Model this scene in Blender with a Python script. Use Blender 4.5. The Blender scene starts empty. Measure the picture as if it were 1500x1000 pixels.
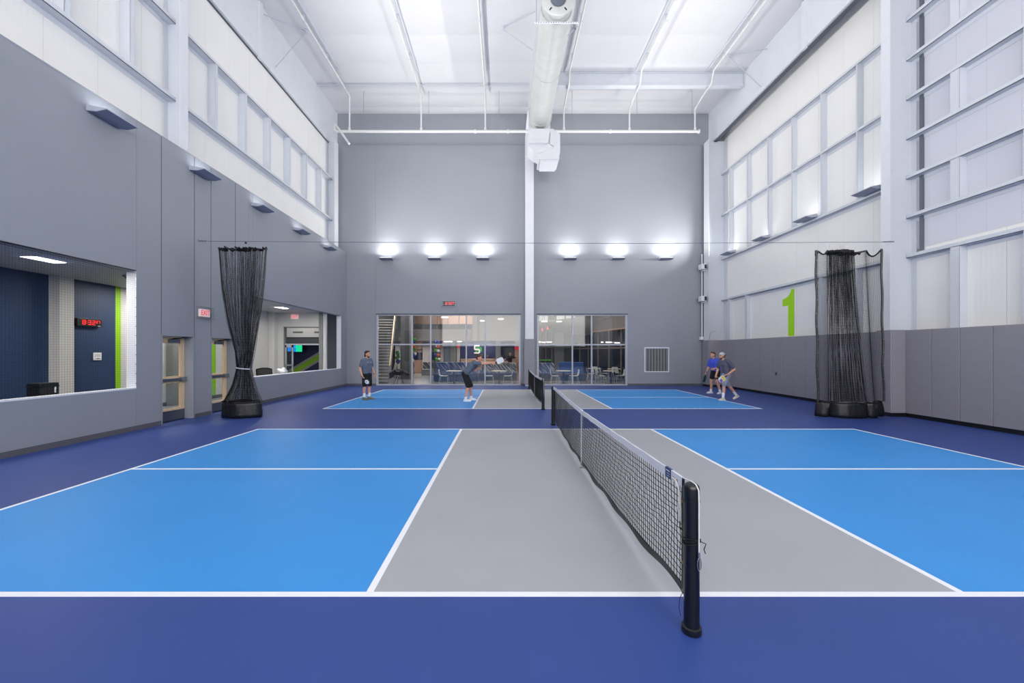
import bpy, math, random
import numpy as np
from mathutils import Vector, Matrix

SC = bpy.context.scene
COL = SC.collection
R = math.radians
random.seed(7)
RNG = np.random.default_rng(7)

# ------------------------------------------------------------------ camera, world, exposure
F = 582.0                       # focal length in pixels of the 1500x1000 frame
VX, VY = 739.0, 515.4           # where the court's depth lines vanish
H0 = 1.737                      # eye height
cam_d = bpy.data.cameras.new('camera')
cam_d.sensor_width = 36.0
cam_d.lens = F / 1500.0 * 36.0
cam_d.shift_x = (750.0 - VX) / 1500.0
cam_d.shift_y = (VY - 500.0) / 1500.0
cam_d.clip_end = 200
cam = bpy.data.objects.new('camera', cam_d)
cam.location = (0, 0, H0)
cam.rotation_euler = (R(90), 0, 0)
COL.objects.link(cam)
SC.camera = cam

w = bpy.data.worlds.new('dusk')
SC.world = w
w.use_nodes = True
w.node_tree.nodes['Background'].inputs[0].default_value = (0.85, 0.88, 1.0, 1)
w.node_tree.nodes['Background'].inputs[1].default_value = 1.0

SC.view_settings.view_transform = 'Standard'
SC.view_settings.look = 'None'
SC.view_settings.gamma = 1.0
SC.view_settings.use_curve_mapping = False
SC.view_settings.exposure = 0.2
try:
    SC.cycles.max_bounces = 12
    SC.cycles.diffuse_bounces = 7
    SC.cycles.transparent_max_bounces = 48
    SC.cycles.sample_clamp_indirect = 6.0
    SC.cycles.caustics_reflective = False
    SC.cycles.caustics_refractive = False
except Exception:
    pass

UP_POWER = 98.0                # each side-wall uplight
BACK_POWER = 50.0               # each back-wall uplight
FRONT_POWER = 1900.0             # added fill lamp behind the camera, in place of daylight
CORR_POWER = 44.0               # each corridor ceiling light
LOBBY_POWER = 52.0              # each lobby ceiling light


def area_light(name, loc, sx, sy, power, color=(1, 1, 1), up=False, rot=None, spread=None, parent=None):
    d = bpy.data.lights.new(name, 'AREA')
    d.shape = 'RECTANGLE'
    d.size, d.size_y = sx, sy
    d.energy = power
    d.color = color
    if spread:
        d.spread = spread
    o = bpy.data.objects.new(name, d)
    o.location = loc
    if up:
        o.rotation_euler = (math.pi, 0, 0)
    if rot:
        o.rotation_euler = rot
    COL.objects.link(o)
    if parent:
        o.parent = parent
    return o


# ------------------------------------------------------------------ materials
def lin(c):
    c = c / 255.0
    return c / 12.92 if c <= 0.04045 else ((c + 0.055) / 1.055) ** 2.4


def rgb(r, g, b):
    return (lin(r), lin(g), lin(b), 1.0)


def mat(name, col, rough=0.6, metal=0.0, spec=0.5, var=0.04, scale=4.0, bump=0.0, bump_scale=60.0, stretch=None,
        emit=None, emit_strength=0.0):
    m = bpy.data.materials.new(name)
    m.use_nodes = True
    nt = m.node_tree
    b = nt.nodes['Principled BSDF']
    b.inputs['Roughness'].default_value = rough
    b.inputs['Metallic'].default_value = metal
    b.inputs['Specular IOR Level'].default_value = spec
    c = rgb(*col)
    tc = nt.nodes.new('ShaderNodeTexCoord')
    src = tc.outputs['Object']
    if stretch:
        mp = nt.nodes.new('ShaderNodeMapping')
        mp.inputs['Scale'].default_value = stretch
        nt.links.new(src, mp.inputs['Vector'])
        src = mp.outputs['Vector']
    if var > 0:
        n = nt.nodes.new('ShaderNodeTexNoise')
        n.inputs['Scale'].default_value = scale
        n.inputs['Detail'].default_value = 5
        nt.links.new(src, n.inputs['Vector'])
        r = nt.nodes.new('ShaderNodeValToRGB')
        r.color_ramp.elements[0].position = 0.3
        r.color_ramp.elements[1].position = 0.7
        r.color_ramp.elements[0].color = tuple(x * (1 - var) for x in c[:3]) + (1,)
        r.color_ramp.elements[1].color = tuple(min(1, x * (1 + var)) for x in c[:3]) + (1,)
        nt.links.new(n.outputs['Fac'], r.inputs['Fac'])
        nt.links.new(r.outputs['Color'], b.inputs['Base Color'])
    else:
        b.inputs['Base Color'].default_value = c
    if bump > 0:
        n2 = nt.nodes.new('ShaderNodeTexNoise')
        n2.inputs['Scale'].default_value = bump_scale
        n2.inputs['Detail'].default_value = 3
        nt.links.new(src, n2.inputs['Vector'])
        bp = nt.nodes.new('ShaderNodeBump')
        bp.inputs['Strength'].default_value = bump
        bp.inputs['Distance'].default_value = 0.02
        nt.links.new(n2.outputs['Fac'], bp.inputs['Height'])
        nt.links.new(bp.outputs['Normal'], b.inputs['Normal'])
    if emit:
        b.inputs['Emission Color'].default_value = rgb(*emit)
        b.inputs['Emission Strength'].default_value = emit_strength
    return m


def stripes(name, c1, c2, scale, rot, rough=0.8, thr=0.5, axis='X', noise=True):
    """diagonal dashed stripes for the lobby upholstery / ribs"""
    m = bpy.data.materials.new(name)
    m.use_nodes = True
    nt = m.node_tree
    b = nt.nodes['Principled BSDF']
    b.inputs['Roughness'].default_value = rough
    tc = nt.nodes.new('ShaderNodeTexCoord')
    mp = nt.nodes.new('ShaderNodeMapping')
    mp.inputs['Rotation'].default_value = rot
    nt.links.new(tc.outputs['Object'], mp.inputs['Vector'])
    mp2 = nt.nodes.new('ShaderNodeMapping')
    mp2.inputs['Scale'].default_value = scale
    nt.links.new(mp.outputs['Vector'], mp2.inputs['Vector'])
    n = nt.nodes.new('ShaderNodeTexNoise')
    n.inputs['Scale'].default_value = 1.0
    n.inputs['Detail'].default_value = 2
    nt.links.new(mp2.outputs['Vector'], n.inputs['Vector'])
    r = nt.nodes.new('ShaderNodeValToRGB')
    r.color_ramp.elements[0].position = thr - 0.03
    r.color_ramp.elements[1].position = thr + 0.03
    r.color_ramp.elements[0].color = rgb(*c1)
    r.color_ramp.elements[1].color = rgb(*c2)
    nt.links.new(n.outputs['Fac'], r.inputs['Fac'])
    nt.links.new(r.outputs['Color'], b.inputs['Base Color'])
    return m


def ribbed(name, col, rough, pitch, axis):
    """metal wall panel with fine vertical flutes (relief only)"""
    m = mat(name, col, rough, var=0.015, scale=0.8)
    nt = m.node_tree
    b = nt.nodes['Principled BSDF']
    tc = nt.nodes.new('ShaderNodeTexCoord')
    wv = nt.nodes.new('ShaderNodeTexWave')
    wv.wave_type = 'BANDS'
    wv.bands_direction = axis
    wv.inputs['Scale'].default_value = 0.314 / pitch
    nt.links.new(tc.outputs['Object'], wv.inputs['Vector'])
    bp = nt.nodes.new('ShaderNodeBump')
    bp.inputs['Strength'].default_value = 0.25
    bp.inputs['Distance'].default_value = 0.004
    nt.links.new(wv.outputs['Fac'], bp.inputs['Height'])
    nt.links.new(bp.outputs['Normal'], b.inputs['Normal'])
    return m


def glass(name, tint=(0.86, 0.88, 0.9), refl=0.10):
    m = bpy.data.materials.new(name)
    m.use_nodes = True
    nt = m.node_tree
    nt.nodes.remove(nt.nodes['Principled BSDF'])
    out = nt.nodes['Material Output']
    tr = nt.nodes.new('ShaderNodeBsdfTransparent')
    tr.inputs[0].default_value = tint + (1,)
    gl = nt.nodes.new('ShaderNodeBsdfGlossy')
    gl.inputs['Roughness'].default_value = 0.02
    mx = nt.nodes.new('ShaderNodeMixShader')
    lw = nt.nodes.new('ShaderNodeLayerWeight')
    pw = nt.nodes.new('ShaderNodeMath')
    pw.operation = 'POWER'
    pw.inputs[1].default_value = 4.0
    ma = nt.nodes.new('ShaderNodeMath')
    ma.operation = 'MULTIPLY_ADD'
    ma.inputs[1].default_value = 0.5
    ma.inputs[2].default_value = refl * 0.5
    nt.links.new(lw.outputs['Facing'], pw.inputs[0])
    nt.links.new(pw.outputs[0], ma.inputs[0])
    nt.links.new(ma.outputs[0], mx.inputs[0])
    nt.links.new(tr.outputs[0], mx.inputs[1])
    nt.links.new(gl.outputs[0], mx.inputs[2])
    nt.links.new(mx.outputs[0], out.inputs[0])
    return m


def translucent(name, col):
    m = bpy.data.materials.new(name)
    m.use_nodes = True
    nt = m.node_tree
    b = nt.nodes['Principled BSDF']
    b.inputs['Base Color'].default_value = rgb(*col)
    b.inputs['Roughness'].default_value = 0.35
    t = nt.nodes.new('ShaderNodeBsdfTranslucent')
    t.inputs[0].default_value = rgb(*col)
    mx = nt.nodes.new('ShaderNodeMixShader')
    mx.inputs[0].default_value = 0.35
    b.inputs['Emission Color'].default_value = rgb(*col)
    b.inputs['Emission Strength'].default_value = 0.20   # glow put into the panel itself, in place of daylight through it
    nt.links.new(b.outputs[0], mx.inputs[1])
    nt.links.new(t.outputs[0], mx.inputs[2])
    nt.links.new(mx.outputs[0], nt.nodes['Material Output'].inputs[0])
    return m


M = {}
M['floor'] = mat('court_outer_paint', (48, 72, 140), 0.48, spec=0.42, var=0.05, scale=1.3, bump=0.05, bump_scale=300)
M['blue'] = mat('court_blue_paint', (58, 147, 220), 0.5, spec=0.4, var=0.03, scale=1.0, bump=0.05, bump_scale=300)
M['grey_paint'] = mat('court_grey_paint', (168, 170, 174), 0.5, spec=0.35, var=0.03, scale=1.1, bump=0.05, bump_scale=300)
M['line'] = mat('court_line_paint', (240, 242, 245), 0.6, var=0.02)
M['wall'] = mat('grey_wall_paint', (147, 151, 159), 0.55, spec=0.4, var=0.02, scale=0.7)
M['seam'] = mat('dark_joint', (88, 92, 102), 0.8, var=0)
M['base'] = mat('rubber_base', (92, 92, 98), 0.6, var=0.03)
M['panel_l'] = ribbed('white_metal_panel_left', (230, 229, 227), 0.45, 0.10, 'Y')
M['white'] = mat('white_painted_steel', (204, 208, 215), 0.4, var=0.02)
M['white2'] = mat('light_painted_steel', (214, 216, 221), 0.4, var=0.02)
M['plate'] = mat('eave_plate_paint', (212, 215, 220), 0.45, var=0.02)
M['ceil'] = mat('white_vinyl_insulation', (210, 210, 213), 0.38, spec=0.45, var=0.012, scale=1.0, bump=0.25, bump_scale=3.0)
M['pad'] = mat('vinyl_wall_pad', (141, 138, 146), 0.5, spec=0.4, var=0.03, scale=3, bump=0.12, bump_scale=7, stretch=(1, 1, 2.0))
M['black'] = mat('black_plastic', (16, 17, 20), 0.4, var=0.05)
M['black_gloss'] = mat('black_powder_coat', (9, 10, 14), 0.28, spec=0.6, var=0.05)
M['net'] = mat('black_net_cord', (12, 12, 15), 0.8, var=0)
M['vinyl'] = mat('black_vinyl', (19, 20, 24), 0.42, spec=0.5, var=0.1, scale=6, bump=0.3, bump_scale=9)
M['tape'] = mat('white_net_tape', (220, 222, 228), 0.7, var=0.03, scale=9, bump=0.1, bump_scale=40)
M['cord'] = mat('white_cord', (222, 220, 215), 0.7, var=0.03)
M['brass'] = mat('brass_grommet', (190, 150, 70), 0.35, metal=0.9, var=0.05)
M['label'] = mat('blue_label', (44, 62, 116), 0.6, var=0.05, scale=30)
M['steel'] = mat('brushed_steel', (120, 126, 136), 0.35, metal=0.8, var=0.06, scale=12, stretch=(1, 1, 8))
M['zinc'] = mat('zinc_plated', (160, 163, 168), 0.35, metal=0.85, var=0.05)
M['wood'] = mat('maple_veneer', (236, 206, 166), 0.5, var=0.10, scale=5, stretch=(6, 6, 0.5))
M['peach'] = mat('pale_wood_cladding', (205, 165, 140), 0.6, var=0.06, scale=3, stretch=(5, 5, 0.5))
M['navy'] = mat('navy_wall_paint', (30, 57, 93), 0.55, var=0.04, scale=2)
M['navy2'] = mat('dark_navy_paint', (30, 36, 74), 0.6, var=0.05, scale=2)
M['green'] = mat('lime_green_paint', (160, 216, 8), 0.5, var=0.02)
M['green_c'] = mat('corridor_green_paint', (138, 194, 16), 0.5, var=0.02)
M['corr'] = mat('corridor_white_paint', (200, 200, 198), 0.6, var=0.02)
M['corrfloor'] = mat('corridor_grey_floor', (130, 132, 138), 0.4, var=0.05, scale=3)
M['jamb'] = mat('white_window_trim', (225, 228, 236), 0.5, var=0.01)
M['alu'] = mat('satin_aluminium_frame', (176, 180, 190), 0.45, metal=0.15, var=0.02)
M['glass'] = glass('storefront_glass', (0.90, 0.91, 0.92), 0.10)
M['door_glass'] = glass('door_glass', (0.92, 0.94, 0.93), 0.08)
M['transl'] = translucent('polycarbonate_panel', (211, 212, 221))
M['lamp'] = mat('uplight_lens', (255, 255, 255), 0.5, var=0, emit=(245, 248, 255), emit_strength=6.0)
M['troffer'] = mat('troffer_lens', (255, 255, 255), 0.5, var=0, emit=(255, 244, 225), emit_strength=5.0)
M['fixture'] = mat('uplight_grey_housing', (172, 176, 188), 0.45, var=0.02)
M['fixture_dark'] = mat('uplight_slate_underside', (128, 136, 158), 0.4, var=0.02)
M['led'] = mat('red_led', (60, 0, 0), 0.5, var=0, emit=(255, 30, 36), emit_strength=1.6)
M['exit_red'] = mat('exit_lettering', (190, 20, 30), 0.5, var=0, emit=(255, 40, 60), emit_strength=0.7)
M['exit_box'] = mat('exit_housing', (226, 214, 214), 0.4, var=0.01, emit=(255, 225, 225), emit_strength=0.25)
M['clear'] = glass('clear_cover', (0.96, 0.96, 0.96), 0.07)
M['conc'] = mat('polished_concrete', (128, 128, 126), 0.22, spec=0.5, var=0.10, scale=1.5)
M['bulk'] = mat('lobby_bulkhead_paint', (142, 136, 134), 0.7, var=0.03)
M['bulk2'] = mat('lobby_pale_bulkhead', (158, 155, 152), 0.7, var=0.02)
M['darkgrey'] = mat('charcoal_paint', (74, 76, 78), 0.6, var=0.05)
M['grey'] = mat('mid_grey_paint', (120, 122, 122), 0.6, var=0.05)
M['duct'] = mat('galvanised_duct', (190, 192, 189), 0.42, metal=0.15, var=0.05, scale=2.0, stretch=(1, 3, 1))
M['ductw'] = mat('white_duct_board', (203, 204, 209), 0.5, var=0.02)
M['pipe'] = mat('white_sprinkler_pipe', (216, 216, 214), 0.4, var=0.02)
M['skin'] = mat('skin', (206, 152, 128), 0.5, var=0.04, scale=20)
M['hair'] = mat('dark_brown_hair', (34, 27, 24), 0.6, var=0.2, scale=60)
M['hair2'] = mat('brown_hair', (74, 50, 36), 0.6, var=0.2, scale=60)
M['shirt_grey'] = mat('slate_grey_jersey', (90, 100, 118), 0.85, var=0.10, scale=9, bump=0.3, bump_scale=14)
M['shirt_char'] = mat('charcoal_jersey', (82, 84, 102), 0.85, var=0.10, scale=9, bump=0.3, bump_scale=14)
M['shirt_blue'] = mat('royal_blue_jersey', (66, 84, 196), 0.8, var=0.08, scale=9, bump=0.3, bump_scale=14)
M['shorts_black'] = mat('black_shorts', (16, 17, 22), 0.85, var=0.1, scale=9, bump=0.3, bump_scale=14)
M['shorts_grey'] = mat('grey_shorts', (132, 140, 154), 0.85, var=0.1, scale=9, bump=0.3, bump_scale=14)
M['sock'] = mat('white_sock', (226, 228, 234), 0.9, var=0.03)
M['shoe_white'] = mat('white_trainer', (228, 228, 226), 0.6, var=0.04, scale=30)
M['shoe_olive'] = mat('olive_trainer', (112, 104, 84), 0.7, var=0.12, scale=30)
M['shoe_cream'] = mat('cream_trainer', (206, 198, 186), 0.7, var=0.08, scale=30)
M['cap'] = mat('pale_grey_cap', (178, 184, 184), 0.8, var=0.05, scale=30)
M['eye'] = mat('dark_eye', (20, 16, 14), 0.2, var=0)
M['lip'] = mat('lips', (168, 100, 88), 0.5, var=0)
M['yellow'] = mat('yellow_print', (232, 200, 70), 0.5, var=0.02)
M['purple'] = mat('purple_print', (128, 92, 176), 0.5, var=0.02)
M['teal'] = mat('teal_paddle_face', (16, 92, 90), 0.4, var=0.35, scale=5)
M['palewhite'] = mat('pale_paddle_face', (214, 220, 230), 0.45, var=0.03)
M['bench'] = stripes('striped_upholstery', (62, 84, 126), (168, 170, 174), (16, 16, 1.6), (0, R(40), 0), thr=0.56)
M['bench_d'] = stripes('striped_dark_upholstery', (64, 62, 66), (170, 166, 164), (10, 10, 0.8), (0, R(40), 0), thr=0.56)
M['bench_g'] = stripes('striped_grey_upholstery', (70, 76, 84), (168, 168, 162), (18, 18, 2.5), (0, R(40), 0), thr=0.5)
M['seat_navy'] = mat('navy_upholstery', (36, 60, 100), 0.8, var=0.08, scale=12)
M['seat_blue'] = mat('blue_upholstery', (52, 88, 146), 0.8, var=0.08, scale=12)
M['table'] = mat('pale_table_laminate', (214, 204, 186), 0.5, var=0.04)
M['chair'] = mat('white_chair_shell', (196, 200, 202), 0.5, var=0.02)
M['night'] = mat('dark_blue_facade_glass', (22, 34, 58), 0.15, spec=0.6, var=0.3, scale=0.8)
M['post'] = mat('taupe_metal_post', (112, 106, 102), 0.5, var=0.04)
M['b_green'] = mat('green_balloon', (70, 160, 50), 0.25, var=0)
M['b_blue'] = mat('blue_balloon', (30, 60, 150), 0.25, var=0)
M['b_white'] = mat('white_balloon', (222, 222, 220), 0.25, var=0)
M['b_orange'] = mat('orange_balloon', (206, 90, 44), 0.25, var=0)
M['red'] = mat('red_sign', (190, 24, 44), 0.5, var=0, emit=(220, 20, 50), emit_strength=0.5)
M['screen_g'] = mat('green_screen', (5, 60, 40), 0.3, var=0, emit=(20, 220, 150), emit_strength=0.9)
M['screen_b'] = mat('blue_screen', (5, 40, 90), 0.3, var=0, emit=(30, 130, 230), emit_strength=0.9)
M['lobbylamp'] = mat('lobby_lamp_lens', (255, 255, 255), 0.5, var=0, emit=(255, 240, 228), emit_strength=5.0)
M['litwin'] = mat('lit_clerestory', (230, 232, 228), 0.6, var=0.02, emit=(225, 228, 222), emit_strength=0.25)
M['redlamp'] = mat('red_pendant_shade', (210, 60, 52), 0.4, var=0, emit=(230, 60, 50), emit_strength=0.4)
M['logo_w'] = mat('white_sign_letter', (238, 226, 224), 0.5, var=0, emit=(238, 226, 224), emit_strength=0.1)
M['logo_g'] = mat('green_sign_letter', (50, 170, 50), 0.5, var=0, emit=(50, 170, 50), emit_strength=0.1)


# ------------------------------------------------------------------ mesh builder
class MB:
    def __init__(self):
        self.v, self.f, self.m = [], [], []

    def add(self, vs, fs, mi=0):
        n = len(self.v)
        self.v += [tuple(p) for p in vs]
        self.f += [tuple(i + n for i in f) for f in fs]
        self.m += [mi] * len(fs)
        return self

    def box(self, x0, x1, y0, y1, z0, z1, mi=0):
        vs = [(x0, y0, z0), (x1, y0, z0), (x1, y1, z0), (x0, y1, z0), (x0, y0, z1), (x1, y0, z1), (x1, y1, z1), (x0, y1, z1)]
        fs = [(0, 3, 2, 1), (4, 5, 6, 7), (0, 1, 5, 4), (1, 2, 6, 5), (2, 3, 7, 6), (3, 0, 4, 7)]
        return self.add(vs, fs, mi)

    def prism(self, poly, a, b, plane='XZ', mi=0):
        """extrude a polygon given in plane XZ (along Y), YZ (along X) or XY (along Z) from a to b"""
        def p3(p, t):
            return {'XZ': (p[0], t, p[1]), 'YZ': (t, p[0], p[1]), 'XY': (p[0], p[1], t)}[plane]
        n = len(poly)
        vs = [p3(p, a) for p in poly] + [p3(p, b) for p in poly]
        fs = [tuple(range(n)), tuple(range(2 * n - 1, n - 1, -1))]
        fs += [(i, i + n, (i + 1) % n + n, (i + 1) % n) for i in range(n)]
        return self.add(vs, fs, mi)

    def tube(self, pts, r, n=8, mi=0, caps=True):
        P = [Vector(p) for p in pts]
        rr = r if isinstance(r, (list, tuple)) else [r] * len(P)
        rings = []
        ref = None
        for i, p in enumerate(P):
            t = (P[min(i + 1, len(P) - 1)] - P[max(i - 1, 0)])
            t = t.normalized() if t.length > 1e-9 else Vector((0, 0, 1))
            if ref is None:
                ref = Vector((0, 0, 1)) if abs(t.z) < 0.9 else Vector((1, 0, 0))
            a = t.cross(ref)
            if a.length < 1e-6:
                a = t.cross(Vector((0, 1, 0)))
            a.normalize()
            b = t.cross(a).normalized()
            ref = a.cross(t)
            rings.append([p + (a * math.cos(2 * math.pi * k / n) + b * math.sin(2 * math.pi * k / n)) * rr[i] for k in range(n)])
        vs = [q for ring in rings for q in ring]
        fs = []
        for i in range(len(P) - 1):
            for k in range(n):
                fs.append((i * n + k, i * n + (k + 1) % n, (i + 1) * n + (k + 1) % n, (i + 1) * n + k))
        if caps:
            fs.append(tuple(range(n - 1, -1, -1)))
            fs.append(tuple((len(P) - 1) * n + k for k in range(n)))
        return self.add(vs, fs, mi)

    def lathe(self, prof, c=(0, 0, 0), n=20, mi=0, axis='Z'):
        vs, fs = [], []
        for (r, z) in prof:
            for k in range(n):
                a = 2 * math.pi * k / n
                p = (r * math.cos(a), r * math.sin(a), z)
                if axis == 'Y':
                    p = (p[0], p[2], -p[1])
                elif axis == 'X':
                    p = (p[2], p[0], p[1])
                vs.append((c[0] + p[0], c[1] + p[1], c[2] + p[2]))
        for i in range(len(prof) - 1):
            for k in range(n):
                fs.append((i * n + k, i * n + (k + 1) % n, (i + 1) * n + (k + 1) % n, (i + 1) * n + k))
        fs.append(tuple(range(n - 1, -1, -1)))
        fs.append(tuple((len(prof) - 1) * n + k for k in range(n)))
        return self.add(vs, fs, mi)

    def sphere(self, c, r, n=10, m=7, mi=0):
        rx, ry, rz = r if isinstance(r, (list, tuple)) else (r, r, r)
        vs = [(c[0], c[1], c[2] - rz)]
        for i in range(1, m):
            a = -math.pi / 2 + math.pi * i / m
            for k in range(n):
                b = 2 * math.pi * k / n
                vs.append((c[0] + rx * math.cos(a) * math.cos(b), c[1] + ry * math.cos(a) * math.sin(b), c[2] + rz * math.sin(a)))
        vs.append((c[0], c[1], c[2] + rz))
        fs = [(0, 1 + (k + 1) % n, 1 + k) for k in range(n)]
        for i in range(m - 2):
            for k in range(n):
                fs.append((1 + i * n + k, 1 + i * n + (k + 1) % n, 1 + (i + 1) * n + (k + 1) % n, 1 + (i + 1) * n + k))
        top = len(vs) - 1
        fs += [(1 + (m - 2) * n + k, 1 + (m - 2) * n + (k + 1) % n, top) for k in range(n)]
        return self.add(vs, fs, mi)

    def grid(self, G, mi=0):
        """G: rows x cols of points"""
        nr, nc = len(G), len(G[0])
        vs = [p for row in G for p in row]
        fs = [(i * nc + j, i * nc + j + 1, (i + 1) * nc + j + 1, (i + 1) * nc + j) for i in range(nr - 1) for j in range(nc - 1)]
        return self.add(vs, fs, mi)

    def strands(self, polys, r, mi=0):
        """many three-sided cords; polys is a list of (n,3) arrays"""
        for P in polys:
            P = np.asarray(P, float)
            n = len(P)
            T = np.gradient(P, axis=0)
            T /= np.linalg.norm(T, axis=1, keepdims=True) + 1e-12
            ref = np.array([0.31, 0.87, 0.39])
            A = np.cross(T, ref)
            A /= np.linalg.norm(A, axis=1, keepdims=True) + 1e-12
            B = np.cross(T, A)
            V = np.empty((n, 3, 3))
            for k in range(3):
                a = 2 * math.pi * k / 3
                V[:, k] = P + r * (A * math.cos(a) + B * math.sin(a))
            vs = V.reshape(-1, 3).tolist()
            fs = []
            for i in range(n - 1):
                a = 3 * i
                fs += [(a, a + 1, a + 4, a + 3), (a + 1, a + 2, a + 5, a + 4), (a + 2, a, a + 3, a + 5)]
            self.add(vs, fs, mi)
        return self

    def mesh(self, name, mats, smooth=False, off=(0, 0, 0)):
        me = bpy.data.meshes.new(name)
        v = [(p[0] - off[0], p[1] - off[1], p[2] - off[2]) for p in self.v] if any(off) else self.v
        me.from_pydata(v, [], self.f)
        for mm in (mats if isinstance(mats, (list, tuple)) else [mats]):
            me.materials.append(M[mm] if isinstance(mm, str) else mm)
        if any(self.m):
            me.polygons.foreach_set('material_index', self.m)
        if smooth:
            me.polygons.foreach_set('use_smooth', [True] * len(me.polygons))
        me.update()
        return me

    def build(self, name, mats, parent=None, smooth=False, off=(0, 0, 0), bevel=0.0):
        me = self.mesh(name, mats, smooth, off)
        o = link(name, me, parent)
        if parent is None and any(off):
            o.location = off
        if bevel:
            b = o.modifiers.new('bevel', 'BEVEL')
            b.width = bevel
            b.segments = 2
            b.limit_method = 'ANGLE'
        if smooth:
            try:
                me.set_sharp_from_angle(angle=R(50))
            except Exception:
                pass
        return o


def link(name, data, parent=None):
    o = bpy.data.objects.new(name, data)
    COL.objects.link(o)
    if parent is not None:
        o.parent = parent
    return o


def tag(o, label=None, cat=None, group=None, kind=None):
    if label:
        o['label'] = label
    if cat:
        o['category'] = cat
    if group:
        o['group'] = group
    if kind:
        o['kind'] = kind
    return o


def thing(name, label, cat, loc=(0, 0, 0), rz=0.0, group=None):
    o = bpy.data.objects.new(name, None)
    o.empty_display_size = 0.1
    COL.objects.link(o)
    o.location = loc
    o.rotation_euler = (0, 0, rz)
    return tag(o, label, cat, group)


def struct(name, loc=(0, 0, 0)):
    o = bpy.data.objects.new(name, None)
    o.empty_display_size = 0.1
    COL.objects.link(o)
    o.location = loc
    o['kind'] = 'structure'
    return o


def copy_tree(o, parent=None):
    c = o.copy()
    COL.objects.link(c)
    if parent is not None:
        c.parent = parent
    for ch in list(o.children):
        copy_tree(ch, c)
    return c


def B(x0, x1, y0, y1, z0, z1):
    return MB().box(x0, x1, y0, y1, z0, z1)


def at(px, py, Y):
    """point at distance Y seen at a pixel of the photograph (used to work out real places)"""
    return ((px - VX) * Y / F, Y, H0 - (py - VY) * Y / F)


def text_mesh(body, size, depth, material):
    cu = bpy.data.curves.new('lettering', 'FONT')
    cu.body = body
    cu.size = size
    cu.extrude = depth
    cu.align_x = 'CENTER'
    cu.align_y = 'CENTER'
    o = bpy.data.objects.new('lettering', cu)
    COL.objects.link(o)
    dg = bpy.context.evaluated_depsgraph_get()
    me = bpy.data.meshes.new_from_object(o.evaluated_get(dg))
    bpy.data.objects.remove(o)
    me.materials.clear()
    me.materials.append(M[material])
    return me
# ================================================================== THE ROOM
XL, XR, YB, YF, ZC = -8.17, 10.76, 20.6, -9.0, 14.09   # grey wall face, pad face, back wall face, wall behind, ceiling
XLP, XRP = -8.72, 11.15                                 # upper metal panels left and right
XCL, XCR = -10.9, 0                                     # corridor far wall

# ---- floor and painted courts
fl = tag(B(-9.2, 12.0, YF, YB + 0.02, -0.2, 0.0).build('floor', 'floor'), kind='structure')
CX = 1.161
for Y0 in (2.848, 12.18):
    Y1 = Y0 + 6.1
    hb, hk, lw = 6.705, 2.134, 0.026
    YM = (Y0 + Y1) / 2
    B(CX - hb, CX - hk, Y0, Y1, 0, 0.002).build('court_surface', 'blue', fl)
    B(CX + hk, CX + hb, Y0, Y1, 0, 0.002).build('court_surface', 'blue', fl)
    B(CX - hk, CX + hk, Y0, Y1, 0, 0.002).build('kitchen_surface', 'grey_paint', fl)
    for yy in (Y0, Y1):
        B(CX - hb - lw, CX + hb + lw, yy - lw, yy + lw, 0, 0.004).build('court_line', 'line', fl)
    for xx in (CX - hb, CX - hk, CX + hk, CX + hb):
        B(xx - lw, xx + lw, Y0 + lw, Y1 - lw, 0, 0.004).build('court_line', 'line', fl)
    B(CX - hb + lw, CX - hk - lw, YM - lw, YM + lw, 0, 0.004).build('court_line', 'line', fl)
    B(CX + hk + lw, CX + hb - lw, YM - lw, YM + lw, 0, 0.004).build('court_line', 'line', fl)

# ---- ceiling: slab with sagging vinyl insulation sheets hung under it
ce = tag(B(-9.2, 12.0, YF, YB + 0.3, ZC + 0.02, ZC + 0.25).build('ceiling', 'ceil'), kind='structure')
ys = [YF + i * 1.53 for i in range(int((YB + 0.0 - YF) / 1.53) + 1)] + [YB + 0.02]
sheet = {}
for (xa, xb) in ((XLP, 1.3), (1.3, XRP)):
    for i in range(len(ys) - 1):
        L = ys[i + 1] - ys[i]
        if L < 0.2:
            continue
        key = (xa, round(L, 3))
        if key not in sheet:
            G = []
            for j in range(7):
                t = j / 6
                row = []
                for k in range(9):
                    x = xa + (xb - xa) * k / 8
                    row.append((x, t * L, -0.022 * math.sin(math.pi * t) - 0.004 * math.sin(k * 2.1 + j)))
                G.append(row)
            mb = MB().grid(G)
            mb.f = [tuple(reversed(f)) for f in mb.f]
            sheet[key] = mb.mesh('insulation_sheet', 'ceil', smooth=True)
        o = link('insulation_sheet', sheet[key], ce)
        o.location = (0, ys[i], ZC)

# ---- left wall: grey boarded wall with two openings and two doors
OPS = [(1.5, 8.82, 0.94, 3.55), (12.9, 19.86, 0.925, 3.55)]      # openings: y0 y1 z0 z1
DRS = [(9.47, 10.46, 2.16), (11.07, 12.05, 2.16)]
ZT = 6.86
wl = MB()
XB, XF = -8.37, -8.176


def wl_backing(y0, y1, z0, z1):
    wl.box(XB, XF, y0, y1, z0, z1)


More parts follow.
